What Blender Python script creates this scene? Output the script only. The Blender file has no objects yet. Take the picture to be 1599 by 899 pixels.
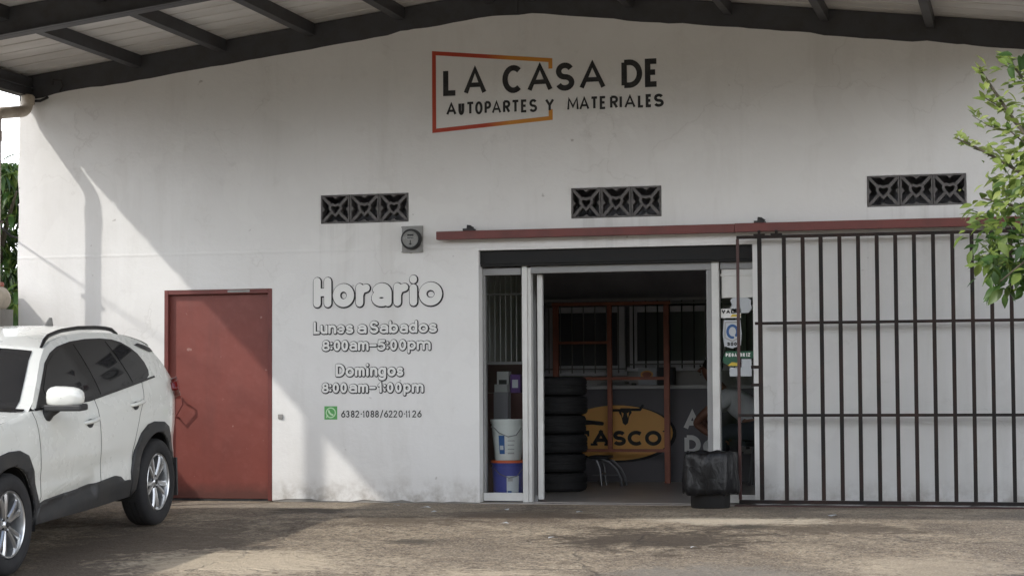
import bpy, bmesh, math, random
from mathutils import Vector, Matrix, noise
R = math.radians
sc = bpy.context.scene
COL = sc.collection
random.seed(7)

# ------------------------------------------------------------------ camera
D, TH, CZ, F = 18.6, R(14.6), 1.09, 3100.0
PITCH, ROLL = math.atan((602 - 449.5) / F), 0.0058
cam_d = bpy.data.cameras.new('camera'); cam = bpy.data.objects.new('camera', cam_d); COL.objects.link(cam)
sc.camera = cam
fw = Vector((-math.sin(TH) * math.cos(PITCH), math.cos(TH) * math.cos(PITCH), math.sin(PITCH)))
r0 = Vector((math.cos(TH), math.sin(TH), 0)); u0 = r0.cross(fw)
cr, cu = r0 * math.cos(ROLL) - u0 * math.sin(ROLL), u0 * math.cos(ROLL) + r0 * math.sin(ROLL)
M = Matrix(((cr.x, cu.x, -fw.x), (cr.y, cu.y, -fw.y), (cr.z, cu.z, -fw.z))).to_4x4()
M.translation = Vector((D * math.sin(TH), -D * math.cos(TH), CZ))
cam.matrix_world = M
cam_d.sensor_width = 36; cam_d.lens = 36 * F / 1599.0
cam_d.clip_start = 0.1; cam_d.clip_end = 2000

# ------------------------------------------------------------------ light
world = bpy.data.worlds.new('World'); sc.world = world; world.use_nodes = True
wn = world.node_tree.nodes; wl = world.node_tree.links
sky = wn.new('ShaderNodeTexSky'); sky.sky_type = 'NISHITA'; sky.sun_disc = False
SUN = Vector((1.2, 1.0, -1.25)).normalized()
sky.sun_elevation = math.asin(-SUN.z); sky.sun_rotation = math.atan2(-SUN.x, -SUN.y)
sky.air_density = 1.0; sky.dust_density = 1.5; sky.ozone_density = 1.5
wn['Background'].inputs[1].default_value = 0.15
# bright broken cloud low in the sky
tcw = wn.new('ShaderNodeTexCoord'); mpw = wn.new('ShaderNodeMapping'); mpw.inputs['Scale'].default_value = (1, 1, 2.6)
nzw = wn.new('ShaderNodeTexNoise'); nzw.inputs['Scale'].default_value = 2.4; nzw.inputs['Detail'].default_value = 7; nzw.inputs['Roughness'].default_value = 0.6
spw = wn.new('ShaderNodeSeparateXYZ'); wl.new(tcw.outputs['Generated'], mpw.inputs[0]); wl.new(mpw.outputs[0], nzw.inputs['Vector']); wl.new(tcw.outputs['Generated'], spw.inputs[0])
hz = wn.new('ShaderNodeMapRange'); hz.inputs[1].default_value = 0.0; hz.inputs[2].default_value = 0.75; hz.inputs[3].default_value = 0.24; hz.inputs[4].default_value = -0.10
wl.new(spw.outputs[2], hz.inputs[0])
adw = wn.new('ShaderNodeMath'); adw.operation = 'ADD'; wl.new(nzw.outputs['Fac'], adw.inputs[0]); wl.new(hz.outputs[0], adw.inputs[1])
rpw = wn.new('ShaderNodeValToRGB'); rpw.color_ramp.elements[0].position = 0.44; rpw.color_ramp.elements[1].position = 0.66; wl.new(adw.outputs[0], rpw.inputs[0])
mxw = wn.new('ShaderNodeMix'); mxw.data_type = 'RGBA'; mxw.inputs[7].default_value = (17.6, 18.0, 18.7, 1)
wl.new(rpw.outputs[0], mxw.inputs[0]); wl.new(sky.outputs[0], mxw.inputs[6])
wl.new(mxw.outputs[2], wn['Background'].inputs[0])
sd = bpy.data.lights.new('sun', 'SUN'); sd.energy = 2.0; sd.angle = R(0.9); sd.color = (1.0, 0.955, 0.89)
sun = bpy.data.objects.new('sun', sd); COL.objects.link(sun)
sun.rotation_euler = SUN.to_track_quat('-Z', 'Y').to_euler()
sc.view_settings.view_transform = 'Standard'; sc.view_settings.look = 'None'
sc.view_settings.exposure = 0.34; sc.view_settings.gamma = 1.0

# ------------------------------------------------------------------ materials
def mat(name, col, rough=0.6, metal=0.0, coat=0.0, spec=None):
    m = bpy.data.materials.new(name); m.use_nodes = True
    b = m.node_tree.nodes['Principled BSDF']
    b.inputs['Base Color'].default_value = (*col, 1); b.inputs['Roughness'].default_value = rough
    b.inputs['Metallic'].default_value = metal
    if coat: b.inputs['Coat Weight'].default_value = coat; b.inputs['Coat Roughness'].default_value = 0.04
    if spec is not None: b.inputs['Specular IOR Level'].default_value = spec
    return m
class NT:
    def __init__(s, m): s.t = m.node_tree; s.n = s.t.nodes; s.l = s.t.links; s.b = s.n['Principled BSDF']
    def pos(s):
        c = s.n.new('ShaderNodeTexCoord'); return c.outputs['Object']
    def noise(s, vec, scale, detail=5, rough=0.6, stretch=None, dist=0.0):
        if stretch:
            mp = s.n.new('ShaderNodeMapping'); mp.inputs['Scale'].default_value = stretch
            s.l.new(vec, mp.inputs[0]); vec = mp.outputs[0]
        t = s.n.new('ShaderNodeTexNoise'); t.inputs['Scale'].default_value = scale
        t.inputs['Detail'].default_value = detail; t.inputs['Roughness'].default_value = rough
        t.inputs['Distortion'].default_value = dist
        s.l.new(vec, t.inputs['Vector']); return t.outputs['Fac']
    def ramp(s, fac, a, b, ca=(0, 0, 0), cb=(1, 1, 1)):
        r = s.n.new('ShaderNodeValToRGB'); r.color_ramp.elements[0].position = a; r.color_ramp.elements[1].position = b
        r.color_ramp.elements[0].color = (*ca, 1); r.color_ramp.elements[1].color = (*cb, 1)
        s.l.new(fac, r.inputs[0]); return r.outputs[0]
    def mix(s, fac, a, b, mode='MIX'):
        m = s.n.new('ShaderNodeMix'); m.data_type = 'RGBA'; m.blend_type = mode
        for inp, v in ((m.inputs[0], fac), (m.inputs[6], a), (m.inputs[7], b)):
            if isinstance(v, (int, float)): inp.default_value = v
            elif isinstance(v, tuple): inp.default_value = (*v, 1)
            else: s.l.new(v, inp)
        return m.outputs[2]
    def math(s, op, a, b=0.0):
        m = s.n.new('ShaderNodeMath'); m.operation = op
        for inp, v in ((m.inputs[0], a), (m.inputs[1], b)):
            if isinstance(v, (int, float)): inp.default_value = v
            else: s.l.new(v, inp)
        return m.outputs[0]
    def sep(s, vec):
        x = s.n.new('ShaderNodeSeparateXYZ'); s.l.new(vec, x.inputs[0]); return x.outputs
    def col(s, c): s.l.new(c, s.b.inputs['Base Color'])
    def rough(s, c): s.l.new(c, s.b.inputs['Roughness'])
    def bump(s, h, strength=0.3, dist=0.01):
        b = s.n.new('ShaderNodeBump'); b.inputs['Strength'].default_value = strength; b.inputs['Distance'].default_value = dist
        s.l.new(h, b.inputs['Height']); s.l.new(b.outputs[0], s.b.inputs['Normal'])

def worn(name, col, dark, rough=0.6, scale=6, amount=0.5, bump=0.15, metal=0.0, stretch=None):
    m = mat(name, col, rough, metal); t = NT(m); p = t.pos()
    n = t.noise(p, scale, 6, 0.65, stretch); n2 = t.noise(p, scale * 9, 3, 0.6)
    f = t.math('MULTIPLY', t.ramp(n, 0.42, 0.68), amount)
    t.col(t.mix(f, col, dark)); t.bump(n2, bump, 0.004)
    return m

# ground: stained, worn concrete driveway
m_ground = mat('driveway_concrete', (0.3, 0.26, 0.2), 0.85); t = NT(m_ground); p = t.pos()
big = t.noise(p, 0.55, 5, 0.6, None, 0.4); mid = t.noise(p, 2.3, 7, 0.7, (1, 1.3, 1), 0.8); fine = t.noise(p, 22, 5, 0.7); gr = t.noise(p, 60, 3, 0.6)
c = t.mix(t.ramp(mid, 0.33, 0.66), (0.155, 0.120, 0.085), (0.44, 0.38, 0.29))
c = t.mix(t.math('MULTIPLY', t.ramp(big, 0.48, 0.62), 0.75), c, (0.115, 0.09, 0.068))
c = t.mix(t.math('MULTIPLY', t.ramp(t.noise(p, 1.1, 8, 0.75, (1, 1.6, 1), 1.5), 0.6, 0.7), 0.8), c, (0.07, 0.058, 0.048))
c = t.mix(t.math('MULTIPLY', t.ramp(t.noise(p, 3.4, 8, 0.8, (1, 1.4, 1), 1.0), 0.60, 0.70), 0.6), c, (0.48, 0.45, 0.39))
m3 = t.noise(p, 7.5, 6, 0.75, (1, 1.2, 1), 1.2)
c = t.mix(t.math('MULTIPLY', t.ramp(m3, 0.52, 0.66), 0.75), c, (0.105, 0.083, 0.062))
c = t.mix(t.math('MULTIPLY', t.ramp(t.noise(p, 11, 5, 0.7, None, 1.5), 0.60, 0.70), 0.6), c, (0.56, 0.52, 0.45))
c = t.mix(t.math('MULTIPLY', t.ramp(fine, 0.44, 0.60), 0.8), c, (0.085, 0.068, 0.052))
c = t.mix(t.math('MULTIPLY', t.ramp(gr, 0.5, 0.66), 0.55), c, (0.55, 0.51, 0.44))
vo = t.n.new('ShaderNodeTexVoronoi'); vo.feature = 'DISTANCE_TO_EDGE'; vo.inputs['Scale'].default_value = 0.3
wv = t.n.new('ShaderNodeVectorMath'); wv.operation = 'ADD'
sn = t.n.new('ShaderNodeTexNoise'); sn.inputs['Scale'].default_value = 1.7; sn.inputs['Detail'].default_value = 6
t.l.new(p, sn.inputs['Vector']); t.l.new(p, wv.inputs[0]); t.l.new(sn.outputs['Color'], wv.inputs[1]); t.l.new(wv.outputs[0], vo.inputs['Vector'])
crack = t.ramp(vo.outputs['Distance'], 0.004, 0.012, (1, 1, 1), (0, 0, 0))
c = t.mix(t.math('MULTIPLY', t.math('MULTIPLY', crack, t.ramp(big, 0.45, 0.6)), 0.5), c, (0.05, 0.042, 0.035))
gx, gy, gz_ = t.sep(p)
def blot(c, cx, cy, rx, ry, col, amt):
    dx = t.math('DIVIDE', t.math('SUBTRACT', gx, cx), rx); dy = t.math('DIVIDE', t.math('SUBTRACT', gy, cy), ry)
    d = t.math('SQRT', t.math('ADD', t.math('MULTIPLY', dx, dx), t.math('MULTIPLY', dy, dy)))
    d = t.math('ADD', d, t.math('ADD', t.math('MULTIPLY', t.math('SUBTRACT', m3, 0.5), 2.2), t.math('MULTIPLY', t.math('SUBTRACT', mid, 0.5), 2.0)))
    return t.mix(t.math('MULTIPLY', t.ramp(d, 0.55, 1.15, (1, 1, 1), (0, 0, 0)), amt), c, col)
for args in ((-1.9, -4.2, 1.2, 2.4, (.095, .075, .058), .7), (1.9, -3.1, .95, .8, (.05, .038, .028), .9), (2.5, -2.3, .22, .22, (.05, .045, .035), .9), (-1.45, -1.35, .5, .38, (.05, .038, .028), .85), (.45, -1.7, .9, .5, (.09, .066, .046), .75), (-.4, -2.2, .7, .4, (.08, .06, .042), .7), (3.3, -2.4, .8, .35, (.07, .054, .04), .75),  # first blot paints the car's shadow darker into the stained concrete
             (-.9, -4.6, 1.0, .7, (.58, .51, .40), .7), (2.3, -1.9, .9, .35, (.58, .53, .44), .7), (1.2, -5.8, .8, 1.2, (.56, .49, .38), .7), (2.6, -5.0, .9, .8, (.22, .21, .19), .7), (-2.6, -.7, 1.5, .5, (.30, .28, .25), .5), (.1, -3.4, .25, .2, (.06, .05, .04), .8), (4.0, -4.3, .7, .6, (.48, .42, .33), .5)):
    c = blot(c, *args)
c = t.mix(1.0, c, (1.0, 0.95, 0.885), 'MULTIPLY'); c = t.mix(1.0, c, (1.12, 1.12, 1.12), 'MULTIPLY')
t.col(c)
h = t.math('ADD', t.math('MULTIPLY', mid, 1.2), t.math('ADD', t.math('MULTIPLY', fine, 0.5), t.math('MULTIPLY', gr, 0.2)))
t.bump(t.math('SUBTRACT', h, t.math('MULTIPLY', crack, 0.4)), 0.9, 0.05)
t.rough(t.ramp(big, 0.35, 0.7, (0.9, 0.9, 0.9), (0.62, 0.62, 0.62)))

# white painted plaster
m_wall = mat('white_plaster', (0.74, 0.73, 0.70), 0.75); t = NT(m_wall); p = t.pos(); X, Y_, Z = t.sep(p)
n1 = t.noise(p, 0.7, 5, 0.6); n2 = t.noise(p, 5, 6, 0.7); n3 = t.noise(p, 30, 4, 0.6); st = t.noise(p, 2.2, 6, 0.7, (1, 1, 0.12))
c = t.mix(t.ramp(n1, 0.35, 0.7), (0.78, 0.78, 0.77), (0.71, 0.705, 0.69))
c = t.mix(t.math('MULTIPLY', t.ramp(st, 0.52, 0.75), 0.28), c, (0.52, 0.50, 0.46))
c = t.mix(t.math('MULTIPLY', t.ramp(n2, 0.58, 0.72), 0.18), c, (0.55, 0.54, 0.51))
low = t.ramp(Z, 0.0, 0.26, (1, 1, 1), (0, 0, 0))
c = t.mix(t.math('MULTIPLY', low, t.math('MULTIPLY', t.ramp(n2, 0.4, 0.62), 0.75)), c, (0.30, 0.27, 0.23))
def rng(v, a, b, e): return t.math('MULTIPLY', t.ramp(v, a, a + e) if False else t.math('GREATER_THAN', v, a), t.math('LESS_THAN', v, b))
drip = t.noise(p, 9, 4, 0.6, (1, 1, 0.05))
for (va, vb, vz) in ((-1.92, -1.0, 2.655), (.56, 1.44, 2.64), (3.29, 4.19, 2.67)):
    fall = t.math('MULTIPLY', rng(X, va, vb, .02), t.math('MULTIPLY', t.math('LESS_THAN', Z, vz), t.ramp(t.math('SUBTRACT', vz, Z), 0.0, 0.75, (1, 1, 1), (0, 0, 0))))
    c = t.mix(t.math('MULTIPLY', fall, t.math('MULTIPLY', t.ramp(drip, 0.48, 0.66), 0.30)), c, (0.40, 0.385, 0.36))
wvo = t.n.new('ShaderNodeTexVoronoi'); wvo.feature = 'DISTANCE_TO_EDGE'; wvo.inputs['Scale'].default_value = 0.55
wva = t.n.new('ShaderNodeVectorMath'); wva.operation = 'ADD'; wsn = t.n.new('ShaderNodeTexNoise'); wsn.inputs['Scale'].default_value = 2.2; wsn.inputs['Detail'].default_value = 7
t.l.new(p, wsn.inputs['Vector']); t.l.new(p, wva.inputs[0]); t.l.new(wsn.outputs['Color'], wva.inputs[1]); t.l.new(wva.outputs[0], wvo.inputs['Vector'])
c = t.mix(t.math('MULTIPLY', t.ramp(wvo.outputs['Distance'], 0.0015, 0.005, (1, 1, 1), (0, 0, 0)), t.math('MULTIPLY', t.ramp(n1, 0.48, 0.58), 0.2)), c, (0.38, 0.36, 0.33))
c = t.mix(t.math('MULTIPLY', t.ramp(t.noise(p, 1.6, 3, 0.5, None, 0.6), 0.57, 0.585), 0.35), c, (0.79, 0.79, 0.775))
spk = t.ramp(t.noise(p, 7.5, 2, 0.5), 0.74, 0.77)
c = t.mix(t.math('MULTIPLY', spk, 0.55), c, (0.32, 0.30, 0.28))
t.col(c)
ridge = t.ramp(t.math('ABSOLUTE', t.math('SUBTRACT', t.math('ADD', Z, t.math('MULTIPLY', n2, 0.05)), 2.42)), 0.0, 0.02, (1, 1, 1), (0, 0, 0))
hh = t.math('ADD', t.math('MULTIPLY', n1, 1.5), t.math('ADD', t.math('MULTIPLY', n2, 0.5), t.math('MULTIPLY', n3, 0.12)))
t.bump(t.math('ADD', hh, t.math('MULTIPLY', ridge, 0.25)), 0.35, 0.03)

m_inwall = worn('interior_plaster', (0.50, 0.49, 0.48), (0.35, 0.34, 0.33), 0.8, 2)
m_dark = worn('dark_ceiling', (0.36, 0.35, 0.38), (0.22, 0.22, 0.24), 0.8, 3)
m_beam = worn('grey_steel', (0.055, 0.057, 0.064), (0.035, 0.03, 0.028), 0.55, 5, 0.6)
m_plate = worn('grey_plate', (0.30, 0.30, 0.29), (0.16, 0.14, 0.12), 0.5, 8)
m_sheet = worn('galvanised_sheet', (0.74, 0.73, 0.71), (0.42, 0.40, 0.37), 0.5, 1.3, 0.6, 0.05, 0.15, (0.3, 1, 1))
m_redsteel = worn('red_brown_steel', (0.155, 0.036, 0.030), (0.075, 0.024, 0.019), 0.5, 4, 0.5)
m_gate = worn('brown_gate_paint', (0.008, 0.006, 0.0055), (0.04, 0.016, 0.010), 0.8, 2.2, 0.7)
m_gatered = worn('faded_red_gate_paint', (0.06, 0.022, 0.019), (0.035, 0.014, 0.012), 0.5, 3, 0.6)
m_orange = worn('orange_brown_paint', (0.42, 0.145, 0.09), (0.13, 0.045, 0.03), 0.5, 3, 0.5)
m_alu = worn('white_aluminium', (0.66, 0.66, 0.64), (0.45, 0.44, 0.42), 0.4, 3, 0.4)
m_alud = worn('grey_aluminium', (0.26, 0.26, 0.26), (0.2, 0.2, 0.2), 0.4, 3, 0.4)
m_block = worn('dark_vent_block', (0.135, 0.128, 0.127), (0.06, 0.057, 0.055), 0.7, 14, 0.7)
m_black = worn('black_paint', (0.012, 0.012, 0.014), (0.06, 0.058, 0.056), 0.65, 9, 0.6)
m_whitep = mat('white_paint', (0.78, 0.78, 0.76), 0.6)
m_green = mat('green_paint', (0.12, 0.40, 0.12), 0.6)
m_greend = mat('dark_green_print', (0.01, 0.09, 0.045), 0.5)
m_yellow = mat('yellow_print', (0.62, 0.45, 0.05), 0.5)
m_pvc = worn('aged_pvc', (0.50, 0.44, 0.36), (0.28, 0.22, 0.16), 0.5, 7, 0.6)
m_concrete = worn('grey_render', (0.27, 0.26, 0.24), (0.15, 0.14, 0.13), 0.85, 4, 0.6)
m_coping = worn('pale_coping', (0.52, 0.46, 0.38), (0.3, 0.26, 0.2), 0.8, 9, 0.6)
m_redtile = worn('red_tile', (0.33, 0.10, 0.07), (0.2, 0.07, 0.05), 0.7, 9)
m_wood = worn('brown_board', (0.25, 0.12, 0.045), (0.12, 0.06, 0.03), 0.7, 6, 0.6, 0.2, 0, (6, 6, 0.6))
m_floor = worn('shop_floor_tile', (0.40, 0.37, 0.34), (0.26, 0.24, 0.22), 0.28, 2, 0.6, 0.05)
m_counter = worn('charcoal_counter', (0.11, 0.104, 0.116), (0.13, 0.124, 0.137), 0.5, 2, 0.5)
m_ctop = worn('pale_counter_top', (0.50, 0.50, 0.50), (0.35, 0.34, 0.33), 0.4, 5, 0.5)
m_wframe = worn('interior_window_frame', (0.78, 0.78, 0.82), (0.66, 0.66, 0.69), 0.5, 4, 0.5)
m_dglass = mat('dark_glass', (0.11, 0.11, 0.122), 0.14, spec=0.5)
m_rubber = worn('black_rubber', (0.016, 0.016, 0.018), (0.03, 0.029, 0.028), 0.75, 20, 0.5, 0.3)
m_bag = mat('black_bag_plastic', (0.008, 0.008, 0.009), 0.33, spec=0.32); t = NT(m_bag); t.bump(t.noise(t.pos(), 15, 4, 0.55, (1, 1, .6), 1.0), 0.55, 0.016)
m_bin = mat('black_bin_plastic', (0.012, 0.012, 0.013), 0.5)
m_chrome = mat('dull_chrome', (0.22, 0.22, 0.23), 0.4, 0.8)
m_bluep = worn('blue_bucket_plastic', (0.035, 0.05, 0.28), (0.02, 0.03, 0.18), 0.4, 6)
m_whiteb = worn('white_bucket_plastic', (0.62, 0.64, 0.62), (0.48, 0.5, 0.48), 0.4, 6, 0.4)
m_orangelid = mat('orange_lid_plastic', (0.55, 0.10, 0.03), 0.45)
m_signy = worn('amber_sign', (0.86, 0.47, 0.14), (0.76, 0.38, 0.11), 0.5, 3, 0.5)
m_paper = mat('grey_white_paper', (0.52, 0.55, 0.58), 0.7)
m_print = mat('grey_print', (0.36, 0.36, 0.36), 0.7)
m_blue = mat('blue_print', (0.03, 0.10, 0.28), 0.6)
m_skin = worn('brown_skin', (0.18, 0.085, 0.055), (0.14, 0.065, 0.042), 0.5, 14, 0.4, 0.1)
m_shirt = worn('white_shirt', (0.55, 0.56, 0.57), (0.42, 0.43, 0.44), 0.85, 6, 0.5, 0.2)
m_jeans = worn('dark_trousers', (0.03, 0.035, 0.05), (0.02, 0.022, 0.03), 0.85, 6, 0.5)
m_hair = mat('black_hair', (0.012, 0.01, 0.009), 0.6)
m_maroon = worn('maroon_panel', (0.05, 0.012, 0.014), (0.03, 0.01, 0.01), 0.5, 3)
m_purple = mat('purple_box', (0.10, 0.04, 0.18), 0.6)
m_bluewall = mat('navy_panel', (0.03, 0.03, 0.09), 0.6)
m_pane = bpy.data.materials.new('clear_glass'); m_pane.use_nodes = True
_t = m_pane.node_tree; _t.nodes.clear(); _o = _t.nodes.new('ShaderNodeOutputMaterial'); _m = _t.nodes.new('ShaderNodeMixShader')
_tr = _t.nodes.new('ShaderNodeBsdfTransparent'); _tr.inputs[0].default_value = (0.95, 0.96, 0.96, 1)
_g = _t.nodes.new('ShaderNodeBsdfGlossy'); _g.inputs['Roughness'].default_value = 0.02
_f = _t.nodes.new('ShaderNodeFresnel'); _f.inputs['IOR'].default_value = 1.5
_h = _t.nodes.new('ShaderNodeMath'); _h.operation = 'MULTIPLY'; _h.inputs[1].default_value = 0.45; _t.links.new(_f.outputs[0], _h.inputs[0]); _t.links.new(_h.outputs[0], _m.inputs[0]); _t.links.new(_tr.outputs[0], _m.inputs[1]); _t.links.new(_g.outputs[0], _m.inputs[2]); _t.links.new(_m.outputs[0], _o.inputs[0])
m_door = mat('red_steel_door', (0.215, 0.05, 0.04), 0.5); t = NT(m_door); p = t.pos(); X, Y_, Z = t.sep(p)
n1 = t.noise(p, 1.3, 5, 0.6); n2 = t.noise(p, 9, 6, 0.7)
c = t.mix(t.ramp(n1, 0.35, 0.7), (0.205, 0.050, 0.037), (0.165, 0.042, 0.032))
c = t.mix(t.math('MULTIPLY', t.ramp(n2, 0.5, 0.75), 0.35), c, (0.26, 0.085, 0.07))
low = t.ramp(t.math('ADD', Z, t.math('MULTIPLY', n2, 0.12)), 0.12, 0.24, (1, 1, 1), (0, 0, 0))
c = t.mix(t.math('MULTIPLY', low, 0.75), c, (0.075, 0.03, 0.024)); c = t.mix(t.math('MULTIPLY', t.ramp(t.noise(p, 14, 3, 0.5), 0.73, 0.76), 0.6), c, (0.36, 0.22, 0.19)); c = t.mix(t.math('MULTIPLY', t.ramp(t.noise(p, 2.4, 6, 0.7, (1, 1, 0.15)), 0.55, 0.72), 0.4), c, (0.11, 0.034, 0.028)); t.col(c); t.bump(t.math('ADD', t.noise(p, 1.3, 4, 0.55), t.math('MULTIPLY', n2, 0.06)), 0.4, 0.04)
# logo frame paint: red running into amber towards its right end
m_logo = mat('logo_frame_paint', (0.5, 0.08, 0.03), 0.6); t = NT(m_logo); X, Y_, Z = t.sep(t.pos())
t.col(t.ramp(t.math('ADD', X, 1.0), 0.75, 1.38, (0.44, 0.052, 0.022), (0.60, 0.25, 0.03)))

# ------------------------------------------------------------------ helpers
class MB:
    def __init__(s): s.v = []; s.f = []; s.mi = []
    def add(s, verts, faces, mi=0):
        o = len(s.v); s.v += [tuple(v) for v in verts]; s.f += [tuple(i + o for i in f) for f in faces]; s.mi += [mi] * len(faces); return s
    def box(s, a, b, mi=0):
        x0, y0, z0 = a; x1, y1, z1 = b
        return s.add([(x0, y0, z0), (x1, y0, z0), (x1, y1, z0), (x0, y1, z0), (x0, y0, z1), (x1, y0, z1), (x1, y1, z1), (x0, y1, z1)],
                     [(0, 3, 2, 1), (4, 5, 6, 7), (0, 1, 5, 4), (1, 2, 6, 5), (2, 3, 7, 6), (3, 0, 4, 7)], mi)
    def tube(s, pts, r, n=10, mi=0, caps=True):
        pts = [Vector(q) for q in pts]; rs = r if isinstance(r, (list, tuple)) else [r] * len(pts)
        rings = []; prev = None
        for i, q in enumerate(pts):
            d = (pts[min(i + 1, len(pts) - 1)] - pts[max(i - 1, 0)]).normalized()
            if prev is None:
                a = d.orthogonal().normalized()
            else:
                a = (prev - d * prev.dot(d))
                a = a.normalized() if a.length > 1e-6 else d.orthogonal().normalized()
            prev = a; b = d.cross(a)
            rings.append([q + (a * math.cos(2 * math.pi * k / n) + b * math.sin(2 * math.pi * k / n)) * rs[i] for k in range(n)])
        vs = [q for ring in rings for q in ring]; fs = []
        for i in range(len(pts) - 1):
            for k in range(n): fs.append((i * n + k, i * n + (k + 1) % n, (i + 1) * n + (k + 1) % n, (i + 1) * n + k))
        if caps: fs.append(tuple(reversed(range(n)))); fs.append(tuple((len(pts) - 1) * n + k for k in range(n)))
        return s.add(vs, fs, mi)
    def lathe(s, prof, n=32, axis='z', mi=0, jitter=None):
        vs = []; fs = []
        for (r, h) in prof:
            for k in range(n):
                a = 2 * math.pi * k / n; rr = r
                if jitter: rr, hh = jitter(a, r, h)
                else: hh = h
                if axis == 'z': vs.append((rr * math.cos(a), rr * math.sin(a), hh))
                elif axis == 'y': vs.append((rr * math.cos(a), hh, rr * math.sin(a)))
                else: vs.append((hh, rr * math.cos(a), rr * math.sin(a)))
        for i in range(len(prof) - 1):
            for k in range(n): fs.append((i * n + k, i * n + (k + 1) % n, (i + 1) * n + (k + 1) % n, (i + 1) * n + k))
        return s.add(vs, fs, mi)
    def xf(s, mtx):
        s.v = [tuple(mtx @ Vector(q)) for q in s.v]; return s
    def build(s, name, mats, parent=None, smooth=False, bevel=0, loc=None, recalc=True, angle=40):
        me = bpy.data.meshes.new(name); me.from_pydata(s.v, [], s.f)
        mats = mats if isinstance(mats, (list, tuple)) else [mats]
        for m in mats: me.materials.append(m)
        for pl, i in zip(me.polygons, s.mi): pl.material_index = i
        if recalc:
            b = bmesh.new(); b.from_mesh(me); bmesh.ops.recalc_face_normals(b, faces=b.faces); b.to_mesh(me); b.free()
        if smooth:
            me.polygons.foreach_set('use_smooth', [True] * len(me.polygons))
            if angle < 180: me.set_sharp_from_angle(angle=R(angle))
        o = bpy.data.objects.new(name, me); COL.objects.link(o)
        if parent: o.parent = parent
        if loc: o.location = loc
        if bevel:
            bv = o.modifiers.new('bevel', 'BEVEL'); bv.width = bevel; bv.segments = 2; bv.limit_method = 'ANGLE'
        return o
def empty(name, label, cat, loc=(0, 0, 0), rz=0, group=None):
    o = bpy.data.objects.new(name, None); COL.objects.link(o); o.location = loc; o.rotation_euler = (0, 0, rz)
    o.empty_display_size = 0.1
    return tag(o, label, cat, group)
def tag(o, label, cat, group=None):
    o['label'] = label; o['category'] = cat
    if group: o['group'] = group
    return o
def struct(o): o['kind'] = 'structure'; return o
def gz(y):                                    # driveway falls gently towards the street
    d = -y - 1.9
    return -0.063 * (math.log1p(math.exp(d * 4)) / 4 if d < 8 else d)

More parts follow.
